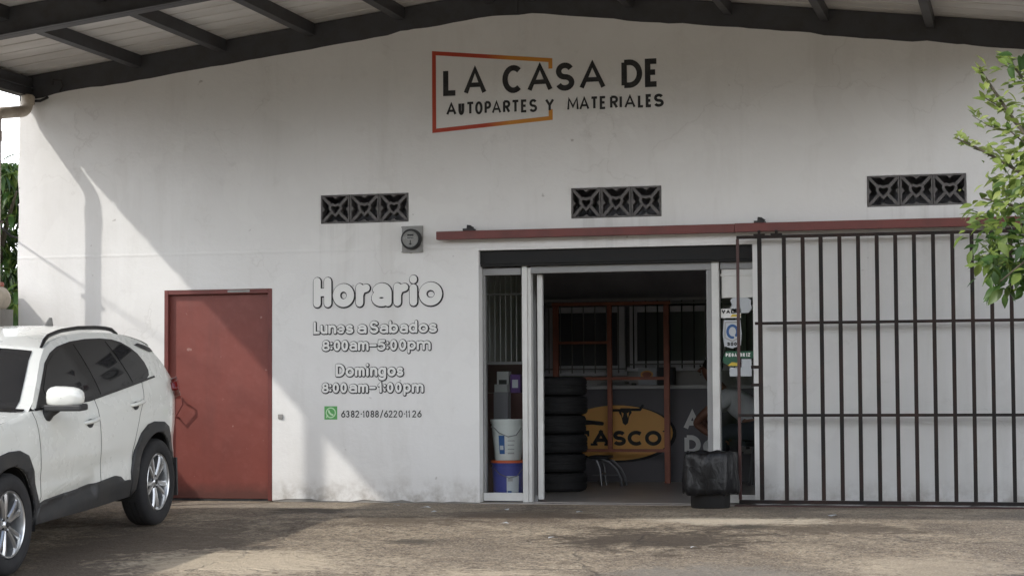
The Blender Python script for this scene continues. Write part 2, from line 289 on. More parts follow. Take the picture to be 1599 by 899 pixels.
# stroke lettering -----------------------------------------------------
def arc(cx, cy, rx, ry, a0, a1, n=14):
    return [(cx + rx * math.cos(R(a0 + (a1 - a0) * i / n)), cy + ry * math.sin(R(a0 + (a1 - a0) * i / n))) for i in range(n + 1)]
G = {
 'L': [[(0, 1), (0, 0), (1, 0)]],
 'A': [[(0, 0), (.5, 1), (1, 0)], [(.2, .33), (.8, .33)]],
 'C': [arc(.56, .5, .56, .5, 48, 312, 20)],
 'S': [arc(.5, .745, .47, .255, 25, 265, 14) + arc(.5, .245, .5, .245, 92, -160, 14)],
 'D': [[(0, 0), (0, 1)], [(0, 1), (.35, 1)] + arc(.35, .5, .65, .5, 85, -85, 16) + [(.35, 0), (0, 0)]],
 'E': [[(1, 1), (0, 1), (0, 0), (1, 0)], [(0, .52), (.85, .52)]],
 'U': [[(0, 1), (0, .4)] + arc(.5, .4, .5, .4, 185, 355, 12) + [(1, .4), (1, 1)]],
 'T': [[(0, 1), (1, 1)], [(.5, 1), (.5, 0)]],
 'O': [arc(.5, .5, .5, .5, 90, 450, 28)],
 'P': [[(0, 0), (0, 1)], [(0, 1), (.5, 1)] + arc(.5, .74, .5, .26, 85, -85, 10) + [(.5, .48), (0, .48)]],
 'R': [[(0, 0), (0, 1)], [(0, 1), (.5, 1)] + arc(.5, .75, .5, .25, 85, -85, 10) + [(.5, .5), (0, .5)], [(.45, .5), (1, 0)]],
 'Y': [[(0, 1), (.5, .48), (1, 1)], [(.5, .48), (.5, 0)]],
 'M': [[(0, 0), (.08, 1), (.5, .25), (.92, 1), (1, 0)]],
 'I': [[(.5, 0), (.5, 1)]],
 'H': [[(0, 0), (0, 1)], [(1, 0), (1, 1)], [(0, .5), (1, .5)]],
 'B': [[(0, 0), (0, 1)], [(0, 1), (.5, 1)] + arc(.5, .76, .45, .24, 85, -85, 9) + [(0, .52)], [(.5, .52)] + arc(.5, .26, .5, .26, 85, -85, 9) + [(0, 0)]],
 'V': [[(0, 1), (.5, 0), (1, 1)]], 'G': [arc(.52, .5, .5, .5, 48, 330, 18) + [(1, .45), (.6, .45)]],
 'Z': [[(0, 1), (1, 1), (0, 0), (1, 0)]],
 'o': [arc(.5, .5, .5, .5, 90, 450, 28)],
 'r': [[(0, 0), (0, 1)], [(0, .5), (.3, .86), (1, .95)]],
 'a': [[(.08, .84)] + arc(.5, .62, .48, .38, 140, 0, 10) + [(.98, .6), (.98, 0)], arc(.48, .3, .48, .3, 90, 450, 22)],
 'u': [[(0, 1), (0, .4)] + arc(.5, .4, .5, .4, 185, 355, 12) + [(1, .4)], [(1, 1), (1, 0)]],
 'n': [[(0, 0), (0, 1)], [(0, .55)] + arc(.5, .6, .5, .4, 160, 0, 10) + [(1, 0)]],
 'e': [[(.02, .5), (.98, .5)] + arc(.5, .5, .5, .5, 5, 315, 22)],
 's': [arc(.5, .74, .45, .26, 25, 265, 12) + arc(.5, .25, .5, .25, 92, -160, 12)],
 'b': [[(0, 1), (0, 0)], arc(.5, .34, .5, .34, 90, 450, 22)],
 'd': [[(1, 1), (1, 0)], arc(.5, .34, .5, .34, 90, 450, 22)],
 'm': [[(0, 0), (0, 1)], [(0, .6)] + arc(.25, .65, .25, .35, 150, 0, 8) + [(.5, 0)], [(.5, .6)] + arc(.75, .65, .25, .35, 150, 0, 8) + [(1, 0)]],
 'i': [[(.5, 0), (.5, .62)], [(.5, 1.0), (.5, 1.02)]],
 'g': [arc(.5, .67, .5, .33, 90, 450, 22), [(1, .98), (1, .2)] + arc(.5, .2, .5, .2, -5, -150, 9)],
 'p': [[(0, 1), (0, 0)], arc(.5, .67, .5, .33, 90, 450, 22)],
 '0': [arc(.5, .5, .5, .5, 90, 450, 28)],
 '8': [arc(.5, .75, .42, .25, 90, 450, 20), arc(.5, .25, .5, .25, 90, 450, 20)],
 '5': [[(.95, 1), (.15, 1), (.08, .58)] + arc(.45, .32, .55, .32, 120, -150, 14)],
 '1': [[(.1, .8), (.6, 1), (.6, 0)]],
 '2': [arc(.5, .72, .48, .28, 160, -30, 12) + [(0, 0), (1, 0)]],
 '3': [arc(.45, .75, .48, .25, 150, -80, 10), arc(.45, .26, .55, .26, 85, -150, 12)],
 '6': [[(.75, 1), (.12, .45)], arc(.5, .3, .5, .3, 90, 450, 22)],
 ':': [[(.5, .17), (.5, .2)], [(.5, .75), (.5, .78)]],
 '-': [[(0, .5), (1, .5)]], '.': [[(.3, .5), (.7, .5)]],
 '/': [[(0, -.1), (1, 1.1)]],
}
def ribbon(pts, hw, rnd=True):
    """one stroke as a flat band with mitred bends; returns (verts2d, faces)"""
    q = [pts[0]]
    for b in pts[1:]:
        if math.dist(b, q[-1]) > 1e-5: q.append(b)
    closed = len(q) > 3 and math.dist(q[0], q[-1]) < 1e-4
    if closed: q = q[:-1]
    n = len(q)
    if n == 1: q.append((q[0][0], q[0][1] + 1e-4)); n = 2
    L, Rr = [], []
    for i in range(n):
        a = q[(i - 1) % n] if (closed or i > 0) else None; b = q[(i + 1) % n] if (closed or i < n - 1) else None
        d1 = Vector((q[i][0] - a[0], q[i][1] - a[1])).normalized() if a else None
        d2 = Vector((b[0] - q[i][0], b[1] - q[i][1])).normalized() if b else None
        if d1 is None: d1 = d2
        if d2 is None: d2 = d1
        n1, n2 = Vector((-d1.y, d1.x)), Vector((-d2.y, d2.x)); mm = n1 + n2
        if mm.length < 1e-4: mm = n1.copy()
        mm.normalize(); k = min(1 / max(mm.dot(n1), 0.35), 1.8)
        L.append((q[i][0] + mm.x * hw * k, q[i][1] + mm.y * hw * k)); Rr.append((q[i][0] - mm.x * hw * k, q[i][1] - mm.y * hw * k))
    vs = L + Rr; fs = []
    for i in range(n if closed else n - 1):
        j = (i + 1) % n; fs.append((i, n + i, n + j, j))
    if not closed and rnd:
        for (c, d, l, r) in ((q[0], (q[0][0] - q[1][0], q[0][1] - q[1][1]), 0, n), (q[-1], (q[-1][0] - q[-2][0], q[-1][1] - q[-2][1]), n - 1, 2 * n - 1)):
            a0 = math.atan2(d[1], d[0]); ids = []
            for k in range(1, 6):
                a = a0 + R(90) - R(180) * k / 6
                vs.append((c[0] + hw * math.cos(a), c[1] + hw * math.sin(a))); ids.append(len(vs) - 1)
            ends = (l, r)
            va = vs[l]; ang = math.atan2(va[1] - c[1], va[0] - c[0])
            first = ends if abs(math.remainder(ang - (a0 + R(90)), 2 * math.pi)) < 0.5 else (r, l)
            fs.append((first[0], *ids, first[1]))
    return vs, fs
LAYER = [0.0]
def glyph(mb, ch, x0, x1, z0, z1, hw, y, grow=0.0, shift=(0, 0), rnd=True, inset=True, put=None, mi=0):
    """paint one character into the box x0..x1, z0..z1 of the plane at depth y"""
    i = hw if inset else 0.0
    for st in G[ch]:
        if ch in 'iI1' and (x1 - x0) < 4 * hw: pts = [((x0 + x1) / 2 + (u - .5) * max(x1 - x0 - 2 * i, 0) * (ch == '1'), z0 + i + v * (z1 - z0 - 2 * i)) for u, v in st]
        else: pts = [(x0 + i + u * (x1 - x0 - 2 * i), z0 + i + v * (z1 - z0 - 2 * i)) for u, v in st]
        vs, fs = ribbon(pts, hw + grow, rnd)
        LAYER[0] = (LAYER[0] + 0.00012) % 0.0012
        yy = y - LAYER[0]
        mb.add([(put(a + shift[0], b + shift[1], yy) if put else (a + shift[0], yy, b + shift[1])) for a, b in vs], fs, mi)

# ------------------------------------------------------------------ ground
def make_ground():
    xs = [-400, -120, -40, -20] + [-14 + i * 0.5 for i in range(53)] + [18, 30, 80, 400]
    ys = [-500, -200, -80, -40, -28] + [-22 + i * 0.5 for i in range(28)] + [-8 + i * 0.2 for i in range(41)] + [1, 4, 12, 40, 150, 500]
    mb = MB(); vs = []
    for y in ys:
        for x in xs:
            z = gz(y) if y > -22 else gz(-22)
            if -14 < x < 13 and -20 < y < -0.3: z += 0.012 * noise.noise(Vector((x * 1.1, y * 1.1, 3))) * min(1, (-y - 0.3))
            if y > -0.01 and -5.0 < x < 5.0: z -= 0.01
            vs.append((x, y, z))
    nx = len(xs)
    fs = [(j * nx + i, j * nx + i + 1, (j + 1) * nx + i + 1, (j + 1) * nx + i) for j in range(len(ys) - 1) for i in range(nx - 1)]
    mb.add(vs, fs); struct(mb.build('ground', m_ground, smooth=True, angle=180))
make_ground()
def make_treeline(y0, hgt, label):
    mb = MB(); vs = []; xs = [-90 + i * 1.2 for i in range(151)]; hs = 9
    for j in range(hs):
        for i, x in enumerate(xs):
            h = hgt + 2.2 * noise.noise(Vector((x * .09, 1, 0))) + 1.6 * noise.noise(Vector((x * .35, 2, 0)))
            f = j / (hs - 1); z = (gz(-21.9) if y0 < 0 else 0) - .2 + h * f
            vs.append((x, y0 + 3.5 * math.sin(f * 2.2) * -1 + 2.2 * noise.noise(Vector((x * .4, z * .6, 7))), z + .5 * noise.noise(Vector((x * .8, z, 3)))))
    n = len(xs); mb.add(vs, [(j * n + i, j * n + i + 1, (j + 1) * n + i + 1, (j + 1) * n + i) for j in range(hs - 1) for i in range(n - 1)])
    o = mb.build('treeline', worn('far_foliage', (0.05, 0.08, 0.03), (0.02, 0.035, 0.012), 0.9, 1.5, 0.9, 0.6)); o['kind'] = 'stuff'; tag(o, label, 'treeline')
make_treeline(-42, 9.3, 'unseen dark green tree belt added across the street to cut low sky light')  # added behind the camera, shaped to dim low sky light and reflections
make_treeline(55, 6.0, 'dark green belt of trees far behind the shop building')
mb = MB(); mb.box((-4.9, 0.16, -0.2), (4.9, 6.9, 0.0)); struct(mb.build('shop_floor', m_floor))
mb = MB(); mb.box((-0.33, -0.02, -0.2), (2.27, 0.159, -0.004)); struct(mb.build('threshold', m_floor, bevel=0.004))

# ------------------------------------------------------------------ building
def gable(x): return 4.60 - 0.122 * abs(x)
bld = empty('shop_building', 'white plastered auto parts shop with painted lettering and gabled front', 'building')
DOOR = (-3.53, -2.40, 0.0, 2.045); OPEN = (-0.325, 2.262, 0.0, 2.365)
VENTS = [(-1.90, -1.014, 2.655, 2.932), (0.575, 1.428, 2.640, 2.925), (3.30, 4.172, 2.671, 2.951)]
def facade():
    holes = [DOOR, OPEN] + VENTS
    xs = set([-5.12, 5.12]); zs = set([0.0, 0.05])
    for h in holes: xs |= {h[0], h[1]}; zs |= {h[2], h[3]}
    k = -5.12
    while k < 5.12:
        k += 0.13
        if all(abs(k - q) > 0.05 for q in xs) and k < 5.1: xs.add(round(k, 3))
    for k in (0.4, 0.8, 1.2, 1.6, 3.2, 3.5, 3.75): zs.add(k)
    xs = sorted(xs); zs = sorted(zs); rnd = random.Random(3)
    idx = {}; vs = []; fs = []
    edge = {}; lv = 0.0
    for x in xs:
        if rnd.random() < .22: lv = rnd.choice((-.008, 0, .006, .016))
        edge[x] = lv + rnd.uniform(-0.004, 0.004)
    basej = {x: rnd.uniform(-0.004, 0.022) for x in xs}
    for h in (DOOR, OPEN): basej[h[0]] = basej[h[1]] = 0.0
    def V(x, z, top=False):
        key = (x, 'top') if top else (x, z)
        if key not in idx:
            zz = gable(x) + edge[x] if top else z
            xx = x
            if z == 0.0 and not top: zz = basej[x]
            if abs(x) == 5.12 and not top: xx = x + rnd.uniform(-0.012, 0.012)
            idx[key] = len(vs); vs.append((xx, 0.0, zz))
        return idx[key]
    for a, b in zip(xs[:-1], xs[1:]):
        for c, d in zip(zs[:-1], zs[1:]):
            mx, mz = (a + b) / 2, (c + d) / 2
            if any(h[0] < mx < h[1] and h[2] < mz < h[3] for h in holes): continue
            fs.append((V(a, c), V(b, c), V(b, d), V(a, d)))
        fs.append((V(a, zs[-1]), V(b, zs[-1]), V(b, 0, True), V(a, 0, True)))
    mb = MB(); mb.add(vs, fs); o = mb.build('facade_wall', m_wall, bld, recalc=False)
    so = o.modifiers.new('thick', 'SOLIDIFY'); so.thickness = 0.14; so.offset = -1
    return o
facade()
mb = MB()                                     # outer shell behind the front
mb.box((-5.10, 0.142, 0), (-4.95, 7.0, 3.95)); mb.box((4.95, 0.142, 0), (5.10, 7.0, 3.95)); mb.box((-4.949, 6.85, 0), (4.949, 7.0, 3.95))
mb.build('side_wall', m_wall, bld)
mb = MB()                                     # shop room
mb.box((-4.94, 0.145, 2.50), (4.94, 6.84, 2.56)); mb.build('ceiling', m_dark, bld)
mb = MB()
mb.box((-0.95, 0.141, 0), (-0.85, 4.80, 2.498)); mb.build('partition_wall', m_inwall, bld); mb = MB(); mb.box((3.9, 0.141, 0), (4.0, 4.80, 2.498))
mb.build('partition_wall', m_inwall, bld)
mb = MB()
mb.box((-0.848, 4.66, 1.0), (3.898, 4.76, 1.27)); mb.build('sill_wall', m_inwall, bld); mb = MB(); mb.box((-0.848, 4.66, 2.03), (3.898, 4.76, 2.497)); mb.build('upper_wall', m_dark, bld); mb = MB(); mb.box((-0.848, 4.90, 0.0), (3.898, 5.0, 2.497))
mb.build('back_wall', m_dark, bld)
# plinth dirt line: dark concrete foot showing below the ragged plaster edge
for fa, fb in ((-5.1, -3.535), (-2.395, -.33), (2.27, 5.1)): mb = MB(); mb.box((fa, 0.006, -0.1), (fb, 0.13, 0.045)); mb.build('footing', m_concrete, bld)

# vent blocks -----------------------------------------------------------
def solid_band(mb, pts, hw, y0, y1, closed=True):
    vs, fs = ribbon(pts + ([pts[0]] if closed else []), hw, False); n = len(vs)
    mb.add([(a, y0, b) for a, b in vs] + [(a, y1, b) for a, b in vs], fs + [tuple(reversed([i + n for i in f])) for f in fs])
    h = n // 2
    rng = range(h if closed else h - 1)
    for base in (0, h):
        for i in rng:
            j = (i + 1) % h; mb.f.append(tuple(len(mb.v) - 2 * n + q for q in (base + i, base + j, n + base + j, n + base + i))); mb.mi.append(0)
def vent_block_mesh(w, h):
    mb = MB(); b = 0.014; y0, y1 = -0.006, 0.10
    mb.box((-w / 2, y0, -h / 2), (-w / 2 + b, y1, h / 2)); mb.box((w / 2 - b, y0, -h / 2), (w / 2, y1, h / 2))
    mb.box((-w / 2 + b, y0 + .001, -h / 2), (w / 2 - b, y1 - .001, -h / 2 + b)); mb.box((-w / 2 + b, y0 + .001, h / 2 - b), (w / 2 - b, y1 - .001, h / 2))
    heart = [(0, .035), (.03, .046), (.052, .034), (.056, .008), (.036, -.024), (0, -.058), (-.036, -.024), (-.056, .008), (-.052, .034), (-.03, .046)]
    solid_band(mb, heart, 0.0115, y0 + .004, y1 - .01)
    for sx in (-1, 1):
        for (za, zb) in ((.036, h / 2 - b), (-.024, -h / 2 + b)):
            solid_band(mb, [(sx * (.045 if za > 0 else .034), za), (sx * (w / 2 - b), zb)], 0.0135, y0 + .006, y1 - .012, False)
    for s in (-1, 1):                          # small pointed nubs on the four sides
        mb.add([(-.03, y0 + .003, s * (h / 2 - b)), (.03, y0 + .003, s * (h / 2 - b)), (0, y0 + .003, s * (h / 2 - b - .022)), (-.03, y1, s * (h / 2 - b)), (.03, y1, s * (h / 2 - b)), (0, y1, s * (h / 2 - b - .022))],
               [(0, 1, 2), (0, 3, 5, 2), (1, 2, 5, 4)])
        mb.add([(s * (w / 2 - b), y0 + .003, -.03), (s * (w / 2 - b), y0 + .003, .03), (s * (w / 2 - b - .022), y0 + .003, 0), (s * (w / 2 - b), y1, -.03), (s * (w / 2 - b), y1, .03), (s * (w / 2 - b - .022), y1, 0)],
               [(0, 1, 2), (0, 3, 5, 2), (1, 2, 5, 4)])
    return mb
for (x0, x1, z0, z1) in VENTS:
    w = (x1 - x0) / 3
    for k in range(3):
        vent_block_mesh(w - 0.006, z1 - z0 - 0.004).build('vent_block', m_block, bld, loc=(x0 + (k + .5) * w, 0, (z0 + z1) / 2))
mb = MB(); mb.box((-4.9, 0.62, 2.565), (4.9, 0.66, 4.3)); mb.build('attic_partition', m_dark, bld)

# painted writing ---------------------------------------------------------
def lin(px, a, b, xa, xb): return xa + (px - a) * (xb - xa) / (b - a)
mb = MB()
for pts in ([(0.385, 4.055), (0.385, 4.135), (-0.755, 4.255), (-0.755, 3.512), (0.385, 3.59), (0.385, 3.672)],):
    vs, fs = ribbon(pts, 0.019, False); mb.add([(a, -0.002, b) for a, b in vs], fs)
mb.build('logo_frame', m_logo, bld)
mb = MB()
for ch, a, b in (('L', 190, 277), ('A', 310, 443), ('C', 535, 652), ('A', 678, 823), ('S', 840, 947), ('A', 975, 1123), ('D', 1212, 1328), ('E', 1343, 1423)):
    xa, xb = lin(a, 190, 1423, -.665, 1.42), lin(b, 190, 1423, -.665, 1.42)
    glyph(mb, ch, xa, xb, 3.84, 4.105, 0.026 if ch != 'A' else 0.0215, -0.003, rnd=False)
for ch, a, b in (('A', 212, 272), ('U', 283, 317), ('T', 328, 376), ('O', 380, 423), ('P', 434, 472), ('A', 476, 530), ('R', 540, 582), ('T', 588, 635), ('E', 643, 680), ('S', 690, 735), ('Y', 780, 832),
                 ('M', 905, 970), ('A', 973, 1030), ('T', 1035, 1080), ('E', 1088, 1125), ('R', 1145, 1190), ('I', 1198, 1212), ('A', 1225, 1287), ('L', 1300, 1335), ('E', 1343, 1380), ('S', 1388, 1443)):
    xa, xb = lin(a, 212, 1443, -.635, 1.46), lin(b, 212, 1443, -.635, 1.46)
    bold = (0.0135 if a < 320 or a > 1300 else 0.0115) * (.85 if ch in 'AM' else 1)
    glyph(mb, ch, xa, xb, 3.652, 3.775, bold, -0.004, rnd=False)
mb.build('sign_lettering', m_black, bld)
LINES = []
def bubble(seq, x_of, zc, hw, zx=None, zd=None):
    out, fil = MB(), MB()
    zb, zt = zc
    for ch, a, b in seq:
        xa, xb = x_of(a), x_of(b); lo, hi = zb, zt
        if ch in 'oraunesm' and zx: hi = zx
        if ch in 'pg': hi, lo = zx, zd
        if ch == '-': lo, hi = zb + .02, zt - .02
        w = hw
        if ch in 'ae8' and hw < .03: w = hw * 0.9
        grow = 0.0105 if hw > .03 else 0.0082
        glyph(out, ch, xa, xb, lo, hi, w, -0.003, grow, (0.0045, -0.0045) if hw > .03 else (.003, -.003))
        glyph(fil, ch, xa, xb, lo, hi, w, -0.006, 0)
    k = len(LINES); LINES.append(1)
    out.build('hours_lettering_outline', m_black, bld); fil.build('hours_lettering', m_whitep, bld)
X1 = lambda a: lin(a, 62, 1355, -1.978, -0.672)
bubble((('H', 66, 246), ('o', 262, 474), ('r', 492, 632), ('a', 650, 850), ('r', 868, 1012), ('i', 1020, 1105), ('o', 1118, 1345)), X1, (1.853, 2.140), 0.037, 2.075)
bubble((('L', 66, 130), ('u', 135, 207), ('n', 215, 295), ('e', 300, 382), ('s', 390, 466), ('a', 507, 600), ('S', 630, 716), ('a', 727, 815), ('b', 822, 910), ('a', 927, 1010), ('d', 1016, 1100), ('o', 1112, 1205), ('s', 1213, 1292)), X1, (1.597, 1.715), 0.0118, 1.683)
bubble((('8', 152, 230), (':', 232, 260), ('0', 268, 336), ('0', 346, 414), ('a', 426, 505), ('m', 512, 618), ('-', 625, 698), ('5', 706, 786), (':', 790, 822), ('0', 832, 900), ('0', 918, 990), ('p', 1003, 1085), ('m', 1094, 1230)), X1, (1.433, 1.535), 0.0112, 1.520, 1.405)
X2 = lambda a: lin(a, 165, 1265, -1.893, -0.868)
bubble((('D', 318, 418), ('o', 427, 518), ('m', 528, 634), ('i', 646, 680), ('n', 692, 770), ('g', 778, 864), ('o', 878, 968), ('s', 977, 1048)), X2, (1.188, 1.308), 0.0122, 1.275, 1.150)
bubble((('8', 168, 245), (':', 246, 276), ('0', 286, 356), ('0', 370, 440), ('a', 462, 553), ('m', 562, 670), ('-', 682, 752), ('1', 772, 830), (':', 832, 864), ('0', 872, 942), ('0', 960, 1030), ('p', 1048, 1127), ('m', 1138, 1262)), X2, (1.032, 1.128), 0.0112, 1.115, 1.004)
mb = MB()
for ch, a, b in (('6', 370, 415), ('3', 425, 460), ('8', 475, 515), ('2', 522, 565), ('.', 575, 600), ('1', 602, 625), ('0', 635, 672), ('8', 686, 726), ('8', 735, 775), ('/', 788, 822), ('6', 830, 875), ('2', 880, 920), ('2', 930, 970), ('0', 985, 1030), ('.', 1038, 1062), ('1', 1060, 1082), ('1', 1088, 1110), ('2', 1130, 1172), ('6', 1185, 1230)):
    glyph(mb, ch, lin(a, 370, 1230, -1.695, -.89), lin(b, 370, 1230, -1.695, -.89), 0.797, 0.864, 0.0048, -0.003)
mb.build('phone_number', m_black, bld)
mb = MB(); mb.add([(-1.865, -.002, .778), (-1.735, -.002, .778), (-1.735, -.002, .905), (-1.865, -.002, .905)], [(0, 1, 2, 3)])
ic = mb.build('phone_icon', m_green, bld)
mb = MB()
vs, fs = ribbon([(-1.80 + .046 * math.cos(R(a)), .843 + .046 * math.sin(R(a))) for a in range(-120, 241, 15)], 0.005, False); mb.add([(a, -.004, b) for a, b in vs], fs)
vs, fs = ribbon([(-1.842, .800), (-1.832, .820)], 0.006); mb.add([(a, -.0042, b) for a, b in vs], fs)
vs, fs = ribbon([(-1.820, .862), (-1.815, .845), (-1.798, .828), (-1.781, .822)], 0.0085); mb.add([(a, -.0044, b) for a, b in vs], fs)
mb.build('handset_symbol', mat('pale_green_paint', (0.55, 0.78, 0.52), 0.6), ic)

# steel door --------------------------------------------------------------
mb = MB(); mb.box((-3.50, 0.045, 0.012), (-2.43, 0.085, 2.005)); dr = mb.build('door', m_door, bld, bevel=0.004)
mb = MB(); mb.box((-3.528, -0.008, 0.0), (-3.487, 0.10, 2.043)); mb.box((-2.443, -0.004, 0.0), (-2.402, 0.10, 2.043)); mb.box((-3.486, -0.006, 2.000), (-2.444, 0.098, 2.042))
mb.build('door_frame', m_redsteel, dr, bevel=0.003)
mb = MB(); mb.tube([(-3.40, 0.04, 1.02), (-3.40, -0.03, 1.02), (-3.32, -0.045, .985), (-3.315, -0.045, .93), (-3.40, -0.03, .80), (-3.40, 0.04, .80)], 0.010, 8)
mb.build('handle', m_redsteel, dr, smooth=True)
mb = MB(); mb.box((-2.86, -0.012, 2.012), (-2.63, -0.0062, 2.036)); mb.build('metal_plate', m_plate, dr, bevel=0.002)
mb = MB(); mb.box((-3.50, 0.05, -.06), (-2.43, 0.13, 0.008)); mb.build('door_sill', m_black, dr)

# small fittings on the wall
mb = MB(); mb.box((-2.335, -0.018, .785), (-2.29, 0.0, .83)); mb.build('socket_plate', m_plate, bld, bevel=0.004)
mt = empty('electric_meter', 'round glass electricity meter on grey square plate beside the left vent', 'meter', (-0.97, 0, 2.482))
mb = MB(); mb.box((-.102, -.03, -.122), (.102, 0, .128)); mb.box((-.108, -.036, .112), (.102, -.0301, .124)); mb.box((-.108, -.034, -.122), (.06, -.0301, -.114)); mb.build('base_plate', m_plate, mt, bevel=0.004)
mb = MB(); mb.lathe([(.098, -.031), (.098, -.075), (.09, -.088), (.078, -.088)], 36, 'y'); mb.build('ring', m_black, mt, smooth=True)
mb = MB(); mb.lathe([(.0001, -.086), (.079, -.086)], 36, 'y'); dl = mb.build('dial', m_plate, mt)
mb = MB()
for (a, b, z0, z1) in ((-.03, .032, .03, .045), (-.03, .03, .008, .016), (-.012, .012, -.05, -.04), (-.004, .004, -.055, -.01)): mb.box((a, -.0885, z0), (b, -.0868, z1))
mb.build('dial_marking', m_black, dl)
mb = MB(); mb.lathe([(.0785, -.0885), (.07, -.13), (.05, -.142), (.0001, -.146)], 36, 'y'); mb.build('glass_dome', m_pane, mt, smooth=True)
# ------------------------------------------------------------------ canopy roof
can = empty('canopy_roof', 'gabled grey steel canopy with corrugated sheets in front of shop', 'canopy')
def rafter(y0, y1, lift=0.0, lip=True):
    mb = MB()
    for s in (-1, 1):
        xa, xb = 0.0, s * 5.12
        mb.add([(xa, y0, gable(xa) + lift), (xb, y0, gable(xb) + lift), (xb, y0, gable(xb) + .243), (xa, y0, gable(xa) + .243),
                (xa, y1, gable(xa) + lift), (xb, y1, gable(xb) + lift), (xb, y1, gable(xb) + .243), (xa, y1, gable(xa) + .243)],
               [(0, 1, 2, 3), (4, 7, 6, 5), (0, 4, 5, 1), (3, 2, 6, 7), (1, 5, 6, 2)])
    mb.box((-.07, y0 - .012, gable(0) - .0), (.07, y0 - .001, gable(0) + .235))
    # lips of the channel section
    for s in (-1, 1) if lip else ():
        xa, xb = 0.08 * s, s * 5.1
        mb.add([(xa, y0 - .05, gable(xa) + lift + .002), (xb, y0 - .05, gable(xb) + lift + .002), (xb, y0 - .001, gable(xb) + lift + .002), (xa, y0 - .001, gable(xa) + lift + .002),
                (xa, y0 - .05, gable(xa) + lift + .010), (xb, y0 - .05, gable(xb) + lift + .010), (xb, y0 - .001, gable(xb) + lift + .010), (xa, y0 - .001, gable(xa) + lift + .010)],
               [(0, 1, 2, 3), (4, 7, 6, 5), (0, 4, 5, 1), (1, 5, 6, 2), (0, 3, 7, 4)])
    return mb
rafter(0.006, 0.13, -0.05, False).build('rafter', m_beam, can)
rafter(-2.62, -2.50).build('rafter', m_beam, can)
rafter(-5.20, -5.08).build('rafter', m_beam, can)
for xp in (-3.83, -2.92, -2.0, -1.09, -0.2, 0.2, 1.14, 2.06, 2.94, 3.88):
    for (ya, yb) in ((-5.079, -2.621), (-2.499, 0.005)):
        w = .038; mb = MB(); zt = .246
        a, b = gable(xp - w), gable(xp + w)
        mb.add([(xp - w, ya, a + .13), (xp + w, ya, b + .13), (xp + w, yb, b + .13), (xp - w, yb, a + .13), (xp - w, ya, a + zt), (xp + w, ya, b + zt), (xp + w, yb, b + zt), (xp - w, yb, a + zt)],
               [(0, 3, 2, 1), (4, 5, 6, 7), (0, 1, 5, 4), (1, 2, 6, 5), (2, 3, 7, 6), (3, 0, 4, 7)])
        mb.build('purlin', m_beam, can)
for s in (-1, 1):                              # eave beams along the two sides
    mb = MB(); xo, xi = s * 5.09, s * 4.98
    mb.box((min(xo, xi), -5.07, 4.02), (max(xo, xi), 0.0, 4.21))
    mb.box((min(s * 4.979, s * 4.95), -5.07, 4.10), (max(s * 4.979, s * 4.95), -0.01, 4.112))
    mb.build('eave_beam', m_beam, can)
    mb = MB(); mb.box((s * 5.04 - .05, -2.61, gz(-2.6) - .05), (s * 5.04 + .05, -2.51, 4.0)); mb.build('post', m_beam, can)
    mb = MB(); mb.box((s * 5.04 - .05, -5.19, gz(-5.2) - .05), (s * 5.04 + .05, -5.09, 4.0)); mb.build('post', m_beam, can)
mb = MB()                                      # small cable bracket at the wall end of the left eave
mb.tube([(-4.72, -.06, 4.12), (-4.70, -.08, 4.16), (-4.62, -.08, 4.16), (-4.60, -.06, 4.10), (-4.64, -.06, 4.05)], 0.012, 8); mb.tube([(-4.98, -.03, 3.97), (-4.86, -.05, 3.965), (-4.78, -.04, 4.0)], 0.014, 8)
mb.build('cable_bracket', m_black, can, smooth=True)
def sheet(side, y0, y1):
    mb = MB(); prof = []; y = y0; k = 0
    while y < y1 - .28:
        prof += [(y, 0), (y + .245, 0), (y + .252, .045), (y + .281, .045)]; y += .288
    prof.append((y1, 0))
    xs = [0, side * 5.32]
    vs = [(x, yy, gable(x) + .25 + zz) for yy, zz in prof for x in xs]
    fs = [(2 * i, 2 * i + 1, 2 * i + 3, 2 * i + 2) for i in range(len(prof) - 1)]
    mb.add(vs, fs); return mb.build('roof_sheet', m_sheet, can)
for s in (-1, 1):
    o = sheet(s, -5.34, 7.1); so = o.modifiers.new('thick', 'SOLIDIFY'); so.thickness = 0.002
# ------------------------------------------------------------------ downpipe, boundary wall
dp = empty('downpipe', 'beige plastic downpipe bending out from the left roof corner', 'downpipe', (-5.04, -0.62, 0))
def bend(pts, r=0.09):
    o = [Vector(pts[0])]
    for a, b, c in zip(pts[:-2], pts[1:-1], pts[2:]):
        a, b, c = Vector(a), Vector(b), Vector(c); p, q = b + (a - b).normalized() * r, b + (c - b).normalized() * r
        for k in range(7):
            t_ = k / 6; o.append(p * (1 - t_) ** 2 + b * 2 * t_ * (1 - t_) + q * t_ ** 2)
    o.append(Vector(pts[-1])); return o
mb = MB(); mb.tube(bend([(.06, .54, 4.02), (.06, .52, 3.86), (.0, 0.0, 3.77), (0, 0, 0)]), 0.058, 18); mb.build('pipe', m_pvc, dp, smooth=True)
mb = MB(); mb.tube([(0, 0, 3.50), (0, 0, 3.60)], 0.066, 18); mb.build('collar', m_pvc, dp, smooth=True)
mb = MB(); mb.tube([(.06, .535, 3.93), (.06, .538, 4.01)], 0.068, 18); mb.build('collar', m_pvc, dp, smooth=True)
mb = MB(); mb.box((-.062, -.062, 2.70), (.062, .062, 2.725)); mb.build('clamp', m_gatered, dp)
bw = empty('boundary_wall', 'grey rendered side wall with rounded pale coping left of shop', 'wall', (-5.275, -2.4, 0))
mb = MB(); mb.box((-.11, -1.2, -.5), (.11, 2.385, 1.88)); mb.build('wall', m_concrete, bw)
